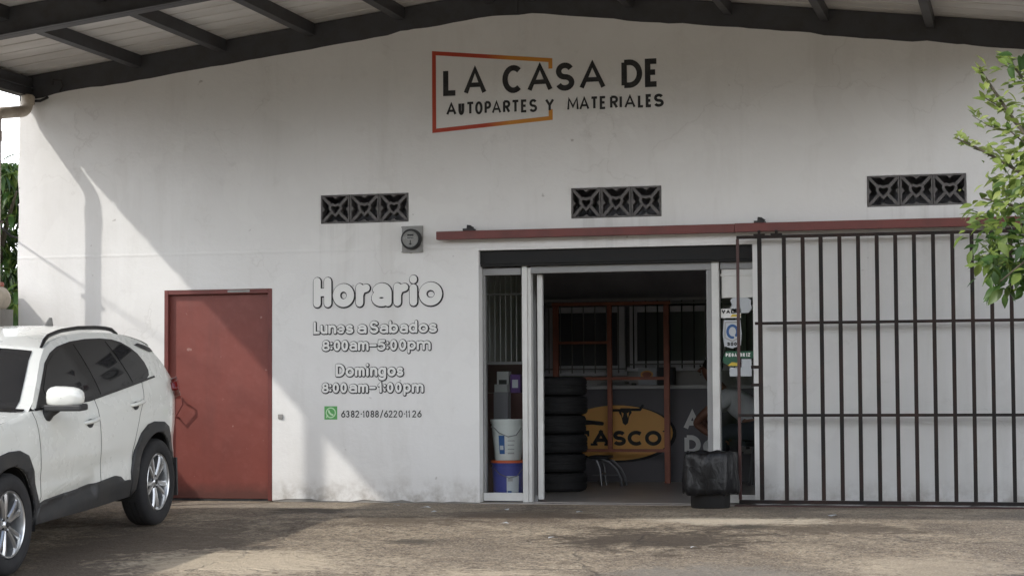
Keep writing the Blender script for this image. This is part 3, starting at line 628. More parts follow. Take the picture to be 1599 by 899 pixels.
mb = MB(); mb.tube([(0, -1.2, 1.985), (0, 2.28, 1.985)], 0.135, 18); mb.tube([(0, 2.28, 1.985), (0, 2.32, 1.985), (0, 2.345, 1.985)], [.135, .12, .08], 18); mb.build('coping', m_coping, bw, smooth=True)
mb = MB(); mb.box((-.05, -1.2, 2.105), (.07, 2.28, 2.15)); mb.build('ridge_tile', m_redtile, bw, bevel=.01)
mb = MB(); mb.box((-5.160, -1.55, -.1), (-5.135, -.62, 1.80)); tag(mb.build('wooden_board', m_wood), 'brown wooden board leaning on the grey wall behind white car', 'board')

# ------------------------------------------------------------------ gate track and gate
tr = empty('gate_track', 'long red steel sliding track fixed above the shop opening', 'gate track', (-0.7, 0, 2.5))
mb = MB(); mb.box((0, -.14, -.035), (2.82, -.04, .042)); mb.box((2.822, -.143, -.033), (5.7, -.04, .045)); mb.build('rail', m_redsteel, tr, bevel=.004)
for bx in (.30, 3.04):
    mb = MB(); mb.box((bx - .045, -.12, .046), (bx + .05, 0, .066)); mb.tube([(bx, -.07, .066), (bx + .005, -.07, .10)], .022, 8); mb.tube([(bx + .03, -.08, .066), (bx + .04, -.08, .085)], .018, 8); mb.build('bracket', m_black, tr)
for bx in (4.4, 5.2): pass
gt = empty('sliding_gate', 'brown barred steel sliding gate standing open against white wall', 'gate', (2.15, -0.15, 0))
XL = [2.346, 2.567, 2.735, 2.895, 3.062, 3.226, 3.390, 3.552, 3.715, 3.880, 4.046, 4.212, 4.378, 4.543, 4.709, 4.875]
mb = MB()
for (z, hh, x0) in ((2.415, .028, 2.140), (1.637, .026, 2.30), (.812, .026, 2.140), (.04, .032, 2.140)):
    mb.box((x0 - 2.15, -.018, z - hh / 2), (2.74, .018, z + hh / 2))
for z in (1.245, 1.085): mb.box((.11, -.016, z - .014), (.196, .016, z + .014))
fr = mb.build('frame', m_gate, gt, bevel=.002)
mb = MB(); mb.box((-.014, -.0135, .058), (.012, .0135, 2.40)); mb.build('end_stile', m_gatered, gt, bevel=.002)
for x in XL:
    for (za, zb) in ((.058, .7985), (.8255, 1.6235), (1.6505, 2.4005)): pass
    mb = MB(); w = .0185 if x == XL[0] else .017
    mb.box((x - 2.15 - w, -.0165, .058), (x - 2.15 + w, .0165, 2.4005)); sh_ = random.uniform(-.006, .006); mb.v = [(a + sh_ * math.sin(math.pi * c_ / 2.4), b, c_) for a, b, c_ in mb.v]; mb.build('bar', m_gate, gt, bevel=.002)
for bx in (2.345, 2.50, 4.55):                  # rollers hanging the gate from the track
    mb = MB(); mb.box((bx - 2.15 - .012, -.012, 2.43), (bx - 2.15 + .012, .012, 2.475)); mb.box((bx - 2.15 - .05, -.02, 2.43), (bx - 2.15 + .05, .02, 2.444)); mb.build('roller_hanger', m_gate, gt)
mb = MB(); mb.box((2.1, -.20, -.05), (5.0, -.10, .010)); struct(mb.build('gate_floor_rail', m_gatered))

# ------------------------------------------------------------------ shopfront
sf = empty('shopfront', 'white aluminium shopfront frame with glass side panes and open doorway', 'shopfront', (0.97, 0.15, 0))
def sfp(name, m, boxes, bevel=.003, parent=None):
    mb = MB()
    for a, b in boxes: mb.box((a[0] - .97, a[1] - .15, a[2]), (b[0] - .97, b[1] - .15, b[2]))
    return mb.build(name, m, parent or sf, bevel=bevel)
m_shut = worn('dark_shutter', (0.013, 0.014, 0.015), (0.022, 0.018, 0.016), 0.85, 5, 0.5, 0.1, 0, (1, 1, 6))
sfp('roller_shutter', m_shut, [((-.322, .05, 2.235), (2.259, .135, 2.362)), ((-.322, .06, 2.215), (2.259, .125, 2.234))])
for hb in (((-.322, .125, 2.135), (.055, .20, 2.20)), ((.15, .12, 2.145), (1.865, .20, 2.213)), ((1.945, .125, 2.15), (2.259, .20, 2.213))): sfp('header', m_alud, [hb])
sfp('post', m_alu, [((.068, .105, 0), (.118, .21, 2.225)), ((.1185, .125, 0), (.150, .21, 2.20))])
sfp('post', m_alu, [((1.868, .105, 0), (1.935, .21, 2.225))])
sfp('door_stile', m_alud, [((1.815, .13, 0), (1.866, .20, 2.144))])
sfp('bottom_rail', m_alu, [((-.322, .125, .01), (.067, .20, .085))]); sfp('bottom_rail', m_alu, [((1.936, .125, .01), (2.259, .20, .085))])
sfp('side_stile', m_alud, [((-.322, .13, .086), (-.297, .195, 2.134))])
sfp('transom_panel', m_alu, [((1.955, .15, 1.885), (2.245, .175, 2.148)), ((1.94, .14, 2.085), (2.258, .149, 2.105))])
sfp('glass_pane', m_pane, [((-.296, .158, .086), (.066, .164, 2.134))], 0); rp = sfp('glass_pane', m_pane, [((1.937, .158, .086), (2.258, .164, 1.884))], 0)
sl = sfp('sliding_door_stile', m_alu, [((.188, .215, .022), (.240, .26, 2.14))])
sfp('guide_block', m_alud, [((.155, .21, 0.001), (.185, .26, .06))])
# stickers on the right pane (each stuck to the outside of the glass)
def sticker(name, label, poly, m, depth=.1535, extra=None):
    mb = MB(); n = len(poly)
    mb.add([(x, depth, z) for x, z in poly] + [(x, depth + .003, z) for x, z in poly], [tuple(range(n)), tuple(reversed(range(n, 2 * n)))] + [(i, (i + 1) % n, n + (i + 1) % n, n + i) for i in range(n)])
    o = mb.build(name, m); tag(o, label, 'sticker', 'stickers on the shopfront glass')
    for nm, mm, fn in (extra or []):
        b = MB(); fn(b, depth - .001); b.build(nm, mm, o)
    return o
def poly_f(pts, dy=0): return lambda b, y: b.add([(x, y - dy, z) for x, z in pts], [tuple(range(len(pts)))])
sticker('sticker', 'plain grey shield-shaped sticker, topmost on the right glass pane', [(2.03, 1.86), (2.075, 1.905), (2.11, 1.885), (2.15, 1.905), (2.19, 1.885), (2.225, 1.86), (2.22, 1.82), (2.235, 1.79), (2.20, 1.745), (2.075, 1.745), (2.03, 1.79), (2.05, 1.82)], m_paper)
def val(b, y):
    for k, ch in enumerate('VALU'): glyph(b, ch, 1.952 + k * .043, 1.952 + k * .043 + .035, 1.742, 1.775, .006, y)
sticker('sticker', 'white strip sticker reading VALU with yellow mark under the shield', [(1.945, 1.70), (2.13, 1.70), (2.13, 1.785), (1.945, 1.785)], m_whitep,
        extra=[('lettering', m_black, val), ('yellow_mark', m_yellow, poly_f([(2.03, 1.708), (2.125, 1.712), (2.125, 1.73), (2.05, 1.735)]))])
sticker('sticker', 'tall pale badge sticker with blue ring emblem and 300 below', [(1.97, 1.68), (2.125, 1.68), (2.135, 1.55), (2.125, 1.45), (2.05, 1.42), (1.975, 1.44), (1.96, 1.55)], m_paper,
        extra=[('emblem', m_blue, lambda b, y: b.add(*(lambda r: ([(a, y, c) for a, c in r[0]], r[1]))(ribbon([(2.05 + .045 * math.cos(R(a)), 1.575 + .055 * math.sin(R(a))) for a in range(-40, 290, 15)], .012)))),
               ('emblem_frame', m_print, lambda b, y: b.add(*(lambda r: ([(a, y, c) for a, c in r[0]], r[1]))(ribbon([(1.985, 1.66), (2.11, 1.66), (2.115, 1.52), (2.05, 1.485), (1.98, 1.52), (1.985, 1.66)], .006)))),
               ('lettering', m_black, lambda b, y: [glyph(b, ch, 2.0 + k * .032, 2.026 + k * .032, 1.445, 1.478, .005, y) for k, ch in enumerate('300')])])
def peg(b, y):
    for ch, x in zip('PEGABRIZ', (1.985, 2.012, 2.039, 2.066, 2.115, 2.142, 2.169, 2.190)): glyph(b, ch, x, x + .021, 1.345, 1.378, .0045, y)
sticker('sticker', 'dark green arrow-shaped sticker with white lettering and yellow tip', [(1.955, 1.32), (1.985, 1.395), (2.25, 1.395), (2.235, 1.33), (2.12, 1.33), (2.12, 1.255), (2.03, 1.255), (1.965, 1.29)], m_greend,
        extra=[('lettering', m_whitep, peg), ('yellow_tip', m_yellow, poly_f([(2.0, 1.262), (2.118, 1.258), (2.118, 1.285), (2.04, 1.295)]))])
sticker('sticker', 'pale paper notice taped below the green arrow sticker', [(2.02, 1.165), (2.222, 1.165), (2.222, 1.322), (2.13, 1.322), (2.13, 1.245), (2.02, 1.245)], m_paper)

# ------------------------------------------------------------------ shop interior
ct = empty('shop_counter', 'long charcoal shop counter with pale top and amber oval sign', 'counter', (1.0, 4.2, 0))
mb = MB(); mb.box((-1.84, 0, 0), (2.8, .45, 1.045)); mb.build('front_panel', m_counter, ct)
mb = MB(); mb.box((-1.84, -.03, 1.046), (2.8, .46, 1.088)); mb.build('counter_top', m_ctop, ct, bevel=.004)
def disc(mb, cx, cz, rx, rz, y, n=48, mi=0): mb.add([(cx + rx * math.cos(2 * math.pi * k / n), y, cz + rz * math.sin(2 * math.pi * k / n)) for k in range(n)], [tuple(range(n))], mi)
OX, OZ = 0.13 - 1.0, 0.55
mb = MB(); n = 48
disc(mb, OX + .02, OZ - .01, .665, .325, -.0035); mb.build('sign_shadow_border', m_black, ct)
mb = MB(); disc(mb, OX, OZ, .645, .312, -.007); og = mb.build('oval_sign', m_signy, ct)
mb = MB()
def slab(ch, x0, x1, z0, z1, w):
    glyph(mb, ch, x0, x1, z0, z1, w, -.010, rnd=False)
    serif = {'T': [(.5, 0, .22), (0, .9, 0), (1, .9, 0)], 'A': [(.0, 0, .2), (1, 0, .2), (.5, 1, .12)]}.get(ch, [])
    for u, v, hw in serif:
        if hw: 
            vs, fs = ribbon([(x0 + w + u * (x1 - x0 - 2 * w) - hw * (x1 - x0), z0 + w * .6 + v * (z1 - z0 - 1.2 * w)), (x0 + w + u * (x1 - x0 - 2 * w) + hw * (x1 - x0), z0 + w * .6 + v * (z1 - z0 - 1.2 * w))], w * .6, False)
            mb.add([(a, -.0118, b) for a, b in vs], fs)
        else:
            vs, fs = ribbon([(x0 + w * .6 + u * (x1 - x0 - 1.2 * w), z1), (x0 + w * .6 + u * (x1 - x0 - 1.2 * w), z1 - .065)], w * .6, False); mb.add([(a, -.0118, b) for a, b in vs], fs)
for ch, a, b in (('T', -.36, -.19), ('A', -.155, .045), ('S', .085, .235), ('C', .255, .435), ('O', .455, .645)): slab(ch, a - 1, b - 1, .405, .575, .021)
slab_end = ribbon([(.665 - 1, .568), (.70 - 1, .568)], .007); mb.add([(a, -.010, b) for a, b in slab_end[0]], slab_end[1])
mb.build('sign_lettering', m_black, og)
mb = MB()                                       # bull head emblem
head = [(-.055, .095), (.055, .095), (.075, .045), (.045, .0), (.03, -.075), (0, -.10), (-.03, -.075), (-.045, .0), (-.075, .045)]
mb.add([(OX + .10 + x, -.010, .735 + z) for x, z in head], [tuple(range(len(head)))])
vs, fs = ribbon([(OX + .10 - .19, .848), (OX + .10 - .165, .805), (OX + .10 - .06, .805), (OX + .10 + .06, .812), (OX + .10 + .17, .812), (OX + .10 + .20, .855)], .015); mb.add([(a, -.0112, b) for a, b in vs], fs)
mb.build('bull_head_emblem', m_black, og)
mb = MB()
for sx in (-1, 1): mb.add([(OX + .10 + sx * .018, -.0118, .77), (OX + .10 + sx * .045, -.0118, .785), (OX + .10 + sx * .032, -.0118, .715)], [(0, 1, 2)])
mb.build('bull_face_mark', m_signy, og)
mb = MB(); vs, fs = ribbon([(OX - .42, .66), (OX - .28, .665), (OX - .17, .655)], .022); mb.add([(a, -.010, b) for a, b in vs], fs)
vs, fs = ribbon([(OX - .40, .69), (OX - .2, .672)], .010); mb.add([(a, -.011, b) for a, b in vs], fs)
mb.build('brush_mark', m_black, og)
mb = MB()
for ch, x0, x1, z0, z1 in (('A', .895, 1.10, .575, .80), ('D', .905, 1.09, .315, .525), ('o', 1.115, 1.26, .315, .47), ('B', 1.545, 1.70, .315, .525)): glyph(mb, ch, x0 - 1, x1 - 1, z0, z1, .027, -.004, rnd=False)
mb.build('white_lettering', m_whitep, ct)

def inwin(x0, x1, z0, z1, label):
    w = empty('interior_window', label, 'window', ((x0 + x1) / 2, 4.64, z0)); W2 = (x1 - x0) / 2; H = z1 - z0
    mb = MB(); b = .085
    mb.box((-W2, -.03, 0), (-W2 + b, .03, H)); mb.box((W2 - b, -.03, 0), (W2, .03, H)); mb.box((-W2 + b, -.029, 0), (W2 - b, .03, b * .8)); mb.box((-W2 + b, -.029, H - b * .8), (W2 - b, .03, H)); mb.box((-W2 - .03, -.07, -.05), (W2 + .03, -.001, -.001))
    mb.build('frame', m_wframe, w, bevel=.003)
    mb = MB(); mb.box((-W2 + b, 0, b * .8), (W2 - b, .008, H - b * .8)); mb.build('pane', m_dglass, w)
    for k in range(7):
        xx = -W2 + .06 + k * (2 * W2 - .12) / 6
        mb = MB(); mb.tube([(xx, -.10, -.02), (xx, -.10, H + .06)], .0075, 8); mb.build('bar', m_alud if x0 < .2 else m_black, w, smooth=True)
    mb = MB(); mb.box((-W2 - .02, -.112, H + .02), (W2 + .02, -.088, H + .045)); mb.box((-W2 - .02, -.112, .02), (W2 + .02, -.088, .035)); mb.build('grille_rail', m_alud, w)
    return w
inwin(-.80, .145, 1.25, 2.0, 'grey interior window with pale bars behind the stacked tyres')
inwin(.205, 1.17, 1.30, 2.0, 'grey interior window with dark bars and pale ledge above counter')
inwin(1.23, 2.20, 1.30, 2.0, 'grey interior window partly hidden behind the right glass pane')
mb = MB(); mb.box((-.84, 4.45, 2.06), (2.6, 4.50, 2.09)); tag(mb.build('ceiling_pipe', m_ctop), 'thin pale rail running above the interior windows', 'rail')
mb = MB(); mb.box((.335, 4.44, 1.089), (.545, 4.455, 1.285)); cd = tag(mb.build('counter_card', m_paper), 'small white card with brown oval standing on the counter', 'card')
mb = MB(); disc(mb, .435, 1.21, .075, .045, 4.438); mb.build('oval_print', m_signy, cd); mb = MB(); disc(mb, .435, 1.21, .055, .03, 4.4365); mb.build('oval_centre', m_orange, cd)
mb = MB(); mb.box((.56, 4.42, 1.089), (.75, 4.58, 1.29)); mb.box((.57, 4.415, 1.10), (.74, 4.4199, 1.28)); tag(mb.build('black_box', m_bin, bevel=.01), 'black box standing beside the white card on counter', 'box')
mb = MB(); mb.box((-.1, 4.22, 1.0885), (.30, 4.50, 1.11)); mb.box((-.06, 4.24, 1.1105), (.22, 4.48, 1.125)); tag(mb.build('paper_pile', m_print), 'low pile of grey papers lying on the counter', 'papers')

of = empty('steel_screen', 'orange brown painted steel tube screen before the counter', 'screen', (0.15, 3.9, 0))
def tubebox(name, a, b, w=.034, m=m_orange):
    a, b = Vector(a), Vector(b); mb = MB()
    if abs(a.z - b.z) > .01: mb.box((a.x - w / 2, -w / 2, a.z), (a.x + w / 2, w / 2, b.z))
    else: mb.box((a.x, -w / 2 + .001, a.z - w / 2), (b.x, w / 2 - .001, a.z + w / 2))
    return mb.build(name, m, of, bevel=.003)
tubebox('upright', (-.655, 0, .0), (-.655, 0, 1.985), .062); tubebox('upright', (-.035, 0, .37), (-.035, 0, 1.985), .05); tubebox('upright', (.615, 0, 0), (.615, 0, 1.985), .06)
tubebox('crossbar', (-.70, 0, 2.005), (.66, 0, 0 + 2.005), .038); tubebox('crossbar', (-.624, 0, 1.57), (-.06, 0, 1.57), .03); tubebox('crossbar', (-.624, 0, 1.165), (.585, 0, 1.165), .034); tubebox('crossbar', (-.624, 0, .36), (.585, 0, .36), .034)

# tyres: every tyre of the stack is a thing of its own
def tyre_mb(ro=.315, ri=.2, w=.195):
    mb = MB(); h = w / 2
    mb.lathe([(ri, -h * .75), (ri + .02, -h * .95), (ro - .05, -h), (ro - .015, -h * .86), (ro, -h * .6), (ro, -h * .22), (ro - .008, -h * .2), (ro - .008, -h * .12), (ro, -h * .1), (ro, h * .1), (ro - .008, h * .12), (ro - .008, h * .2), (ro, h * .22), (ro, h * .6), (ro - .015, h * .86), (ro - .05, h), (ri + .02, h * .95), (ri, h * .75), (ri, -h * .75)], 44)
    return mb
TY = ['bottommost', 'second lowest', 'third from bottom', 'third from top', 'second from top', 'topmost']
tm = None
for k in range(6):
    if tm is None: o = tyre_mb().build('tyre', m_rubber, smooth=True, angle=30); tm = o.data
    else: o = bpy.data.objects.new('tyre', tm); COL.objects.link(o)
    o.location = (-.085 + [0, -.012, .01, -.006, .012, .004][k], 2.12 + [0, .01, -.008, .005, 0, .01][k], .0985 + k * .1965); o.rotation_euler = (0, 0, k * 1.1)
    tag(o, 'black tyre, %s of the stack behind the sliding door' % TY[k], 'tyre', 'tyres stacked in the shop')

def bucket(name, label, x, y, z, body, lid, h=.36, r0=.125, r1=.15, lab=True, labm=m_blue):
    b = empty(name, label, 'bucket', (x, y, z))
    mb = MB(); mb.lathe([(.001, 0), (r0, 0), (r0, .004), (r1, h * .80), (r1 + .008, h * .80), (r1 + .008, h * .83), (r1, h * .83), (r1, h * .90), (r1 + .01, h * .90), (r1 + .01, h * .93), (r1, h * .93), (r1, h * .96)], 40); mb.build('body', body, b, smooth=True, angle=30)
    mb = MB(); mb.lathe([(r1 + .004, h * .94), (r1 + .013, h * .94), (r1 + .013, h), (r1 - .008, h), (r1 - .015, h - .01), (.001, h - .01)], 40); mb.build('lid', lid, b, smooth=True, angle=30)
    mb = MB(); mb.tube([(-r1 * .75, -r1 * .72, h * .82), (-r1 * .3, -r1 * 1.06, h * .68), (r1 * .3, -r1 * 1.06, h * .58), (r1 * .75, -r1 * .78, h * .62), (r1 * .98, -r1 * .2, h * .82)], .004, 6); mb.build('handle', m_chrome, b, smooth=True)
    return b
b1 = bucket('bucket', 'blue paint bucket with orange lid under the white bucket', -.135, .345, 0.0, m_bluep, m_orangelid, .385, .14, .155)
b2 = bucket('bucket', 'white paint bucket with white lid on top of blue bucket', -.14, .345, .386, m_whiteb, m_whiteb, .385, .125, .152)
def curved_label(parent, a0, a1, z0, z1, r, m, name='label_print', slope=.04):
    mb = MB(); n = 8; vs = []
    for z in (z0, z1):
        for k in range(n + 1): a = R(a0 + (a1 - a0) * k / n); rr = r + (z - z0) * slope; vs.append((rr * math.cos(a), rr * math.sin(a), z))
    mb.add(vs, [(k, k + 1, n + 2 + k, n + 1 + k) for k in range(n)]); mb.build(name, m, parent, smooth=True)
curved_label(b1, -82, -35, .06, .24, .1445, m_paper, slope=.052); curved_label(b1, -78, -64, .075, .10, .1465, m_blue, slope=.05); curved_label(b1, -78, -60, .19, .22, .153, m_print, slope=.05)
curved_label(b2, -112, -88, .06, .235, .1305, m_blue, slope=.09); curved_label(b2, -108, -93, .10, .14, .136, m_paper, slope=.09); curved_label(b2, -76, -48, .18, .19, .142, m_print, slope=.09); curved_label(b2, -76, -48, .10, .11, .135, m_print, slope=.09); curved_label(b2, -76, -50, .14, .15, .139, m_print, slope=.09); curved_label(b2, -76, -48, .06, .075, .1315, m_print, slope=.09)

# rack with thin bars seen through the left pane
rk = empty('display_rack', 'dark display rack with thin upright wires behind left glass pane', 'rack', (-.42, .95, 0))
mb = MB(); mb.box((-.40, -.012, 1.30), (.42, .012, 1.325)); mb.box((-.40, -.010, 1.985), (.42, .010, 2.0)); mb.box((-.40, -.03, 0), (-.36, .01, 2.25)); mb.box((.38, -.03, 0), (.42, .01, 2.25)); mb.build('frame', m_alud, rk)
for k in range(13):
    mb = MB(); xx = -.33 + k * .055; mb.tube([(xx, -.015, 1.31), (xx, -.015, 2.2)], .0055, 6); mb.build('upright_wire', m_alud, rk, smooth=True)
mb = MB(); mb.box((-.40, .02, .0), (.42, .30, 1.02)); mb.build('cabinet', m_maroon, rk, bevel=.005)
mb = MB(); mb.box((-.40, .22, 1.021), (.42, .24, 1.33)); mb.build('back_panel', m_maroon, rk)
for k, (m, w, h, lb) in enumerate(((m_print, .12, .21, 'grey carton with dark print on rack shelf behind left pane'), (m_purple, .10, .18, 'purple carton on rack shelf behind left glass pane'), (m_maroon, .09, .22, 'dark red carton at the end of the rack shelf'))):
    mb = MB(); x0 = (-.42 + .0) + k * .135; mb.box((x0, 1.0, 1.0215), (x0 + w, 1.10, 1.0215 + h)); o = tag(mb.build('carton', m, bevel=.003), lb, 'carton', 'cartons on the display rack')
    mb = MB(); mb.box((x0 + .02, .9985, 1.07), (x0 + w - .02, .9995, 1.15)); mb.build('print', m_paper if k else m_black, o)
mb = MB(); mb.box((-.325, .55, 1.03), (-.20, .65, 1.105)); mb.box((-.315, .546, 1.04), (-.21, .5495, 1.095)); tag(mb.build('metal_box', m_alud, bevel=.004), 'small grey metal box at waist height behind left pane', 'box')
mb = MB(); mb.box((-.33, .54, 0.0), (-.19, .66, 1.0299)); mb.box((-.325, .535, .02), (-.195, .5395, 1.0)); tag(mb.build('pedestal', m_counter), 'narrow dark pedestal carrying the grey metal box', 'pedestal')

# tubular chair base by the tyres
cb = empty('chair_base', 'grey curved tube chair base standing beside the tyre stack', 'chair base', (.33, 3.0, 0))
for sy in (-.12, .12):
    mb = MB(); mb.tube([(-.20, sy, .30), (-.12, sy, .305), (-.02, sy, .27), (.06, sy, .19), (.11, sy, .09), (.12, sy, .012)], .014, 8); mb.build('leg', m_chrome, cb, smooth=True)
    mb = MB(); mb.tube([(-.16, sy, .30), (-.12, sy, .2), (-.10, sy, .012)], .011, 8); mb.build('leg', m_chrome, cb, smooth=True)
mb = MB(); mb.tube([(-.11, -.12, .14), (-.11, .12, .14)], .009, 8); mb.tube([(-.2, -.12, .13), (.09, -.12, .13)], .007, 8); mb.build('stretcher', m_chrome, cb)
mb = MB(); mb.box((-.24, -.15, .305), (-.02, .15, .335)); mb.build('seat', m_bin, cb, bevel=.012)

# person seated at the counter ----------------------------------------------
def skin_body(name, verts, edges, radii, m, parent=None, sub=2, root=0):
    me = bpy.data.meshes.new(name); me.from_pydata(verts, edges, []); me.materials.append(m)
    o = bpy.data.objects.new(name, me); COL.objects.link(o)
    if parent: o.parent = parent
    sk = o.modifiers.new('skin', 'SKIN')
    for i, r in enumerate(radii): me.skin_vertices[0].data[i].radius = r if isinstance(r, tuple) else (r, r)
    me.skin_vertices[0].data[root].use_root = True
    sk.use_smooth_shade = True
    ss = o.modifiers.new('sub', 'SUBSURF'); ss.levels = sub; ss.render_levels = sub
    return o
pe = empty('person', 'person in white shirt sitting bent over by the shop counter', 'person', (1.52, 3.55, 0))
V = [(.33, 0, .60), (.26, 0, .74), (.14, 0, .86), (.01, 0, .95), (-.07, 0, 1.02), (-.13, 0, 1.08),       # 0 pelvis .. 5 neck
     (-.01, -.17, .94), (-.22, -.21, .80), (-.36, -.18, .67), (-.20, -.14, .55), (-.12, -.12, .52),             # 6 shoulder, 8 elbow, 10 wrist
     (-.01, .17, .94), (-.20, .20, .80), (-.33, .17, .68), (-.20, .11, .58), (-.13, .10, .55),
     (.28, -.10, .585), (-.10, -.13, .57), (-.10, -.13, .12), (-.20, -.13, .05),                                 # legs
     (.28, .10, .585), (-.10, .13, .57), (-.10, .13, .12), (-.20, .13, .05),
     (-.19, 0, 1.16), (-.225, 0, 1.25), (-.21, 0, 1.33)]
E_ = [(0, 1), (1, 2), (2, 3), (3, 4), (4, 5), (3, 6), (6, 7), (7, 8), (8, 9), (9, 10), (3, 11), (11, 12), (12, 13), (13, 14), (14, 15), (0, 16), (16, 17), (17, 18), (18, 19), (0, 20), (20, 21), (21, 22), (22, 23), (5, 24), (24, 25), (25, 26)]
rr = [.145, .14, .145, .13, .075, .058, .075, .055, .045, .038, .03, .075, .055, .045, .038, .03, .095, .07, .045, .04, .095, .07, .045, .04, .085, .105, .085]
skin_body('body', V, E_, rr, m_skin, pe)
# shirt: a slightly larger trunk with short sleeves
SV = [(.335, 0, .63), (.26, 0, .74), (.14, 0, .86), (.01, 0, .945), (-.065, 0, 1.012), (-.01, -.175, .94), (-.19, -.21, .82), (-.01, .175, .94), (-.17, .20, .82)]
skin_body('shirt', SV, [(0, 1), (1, 2), (2, 3), (3, 4), (3, 5), (5, 6), (3, 7), (7, 8)], [.165, .162, .165, .152, .08, .095, .085, .095, .085], m_shirt, pe)
TV = [(.34, 0, .60), (.28, -.11, .59), (-.10, -.13, .575), (-.10, -.13, .13), (.28, .11, .59), (-.10, .13, .575), (-.10, .13, .13)]
skin_body('trousers', TV, [(0, 1), (1, 2), (2, 3), (0, 4), (4, 5), (5, 6)], [.165, .115, .09, .068, .115, .09, .068], m_jeans, pe)
mb = MB(); mb.lathe([(.001, .125), (.05, .115), (.095, .07), (.112, .01), (.10, -.05), (.085, -.06)], 24); mb.xf(Matrix.Translation((-.185, 0, 1.285)) @ Matrix.Rotation(R(35), 4, 'Y')); mb.build('hair', m_hair, pe, smooth=True)
for sy, (wx, wy, wz) in ((-1, (-.12, -.12, .52)), (1, (-.13, .10, .55))):
    mb = MB()
    mb.tube([(wx, wy, wz), (wx + .05, wy, wz - .02), (wx + .085, wy + .01, wz - .04)], [.028, .04, .034], 10)
    for k, (l, o_) in enumerate(((.055, -.028), (.066, -.010), (.06, .010), (.045, .028))): mb.tube([(wx + .075, wy + o_, wz - .035), (wx + .075 + l * .6, wy + o_, wz - .05), (wx + .075 + l * .8, wy + o_, wz - .08)], [.0095, .009, .007], 6)
    mb.tube([(wx + .03, wy + .03, wz - .015), (wx + .06, wy + .05, wz - .02), (wx + .085, wy + .052, wz - .04)], [.012, .011, .008], 6)
    mb.build('hand', m_skin, pe, smooth=True)
mb = MB()                                       # nose, brow and ears on the bowed face
mb.tube([(-.305, 0, 1.28), (-.342, 0, 1.235), (-.315, 0, 1.225)], [.012, .017, .012], 8)
for s in (-1, 1): mb.tube([(-.20, s * .10, 1.28), (-.205, s * .118, 1.26), (-.215, s * .105, 1.235)], [.014, .02, .01], 8)
mb.build('face_feature', m_skin, pe, smooth=True)
mb = MB()
for s in (-1, 1): mb.tube([(-.318, s * .03, 1.295), (-.324, s * .03, 1.293)], .010, 8)
mb.tube([(-.315, -.025, 1.20), (-.322, 0, 1.198), (-.315, .025, 1.20)], .006, 6); mb.build('eyes_and_mouth', m_hair, pe)
stl = empty('stool', 'low round stool under the seated person', 'stool', (1.85, 3.55, 0))
mb = MB(); mb.lathe([(.001, .43), (.17, .43), (.18, .445), (.17, .465), (.001, .465)], 28); mb.build('seat', m_bin, stl, smooth=True)
for k in range(4):
    a = R(45 + 90 * k); mb = MB(); mb.tube([(.10 * math.cos(a), .10 * math.sin(a), .43), (.16 * math.cos(a), .16 * math.sin(a), 0)], .014, 8); mb.build('leg', m_chrome, stl, smooth=True)

# bin with black bag in the doorway ------------------------------------------
bn = empty('trash_bin', 'round black trash bin with shiny black bag beside the gate', 'trash bin', (1.92, -.42, 0))
mb = MB(); mb.lathe([(.001, 0), (.165, 0), (.172, .01), (.185, .30), (.19, .45), (.18, .45), (.17, .2), (.001, .2)], 36); mb.build('bin', m_bin, bn, smooth=True)
def bj(a, r, h):
    w = noise.noise(Vector((math.cos(a) * 2.2, math.sin(a) * 2.2, h * 4))) * .018 + abs(math.sin(a * 4.5 + h * 5 + 2 * math.sin(a * 2))) * .012 * (1 if h < .45 else .4) + noise.noise(Vector((math.cos(a) * 5, math.sin(a) * 5, h * 9))) * .012
    hh = h + (noise.noise(Vector((math.cos(a) * 3, math.sin(a) * 3, 5))) * .035 if h < .16 else noise.noise(Vector((math.cos(a) * 3, math.sin(a) * 3, 9))) * .012 if h > .47 else 0)
    return r + w, hh
mb = MB(); mb.lathe([(.17, .25), (.185, .46), (.195, .495), (.212, .497), (.226, .48), (.232, .44), (.236, .38), (.24, .31), (.244, .24), (.246, .18), (.243, .13), (.236, .125), (.205, .2)], 90, jitter=bj); mb.build('bag', m_bag, bn, smooth=True, angle=180)

# ------------------------------------------------------------------ white car
m_car = mat('white_car_paint', (0.77, 0.775, 0.725), 0.35, 0, 0.8); t = NT(m_car); p = t.pos()
t.rough(t.ramp(t.noise(p, 3, 5, 0.6), 0.4, 0.7, (0.26, 0.26, 0.26), (0.32, 0.32, 0.32)))
X, Y_, Z = t.sep(p); du = t.math('MULTIPLY', t.ramp(t.noise(p, 6, 6, 0.7), 0.4, 0.7), t.ramp(Z, 0.3, 0.95, (1, 1, 1), (0.15, 0.15, 0.15)))
t.col(t.mix(t.math('MULTIPLY', du, 0.14), (0.77, 0.775, 0.725), (0.50, 0.48, 0.43)))
m_clad = worn('black_cladding', (0.026, 0.027, 0.029), (0.05, 0.047, 0.043), 0.55, 5, 0.7)
m_glassd = mat('tinted_glass', (0.022, 0.022, 0.023), 0.04, 0, 0, 0.36)
m_trim = mat('gloss_black_trim', (0.012, 0.012, 0.013), 0.25)
m_rim = mat('silver_alloy', (0.60, 0.61, 0.62), 0.28, 0.9)
m_rimd = mat('dark_alloy_pocket', (0.03, 0.03, 0.032), 0.45, 0.3)
m_lamp = mat('red_lamp_lens', (0.16, 0.008, 0.01), 0.08, 0, 0.5)
m_head = mat('headlight_lens', (0.35, 0.36, 0.38), 0.05, 0.2, 0.6)
m_under = mat('underbody', (0.01, 0.01, 0.01), 0.8)
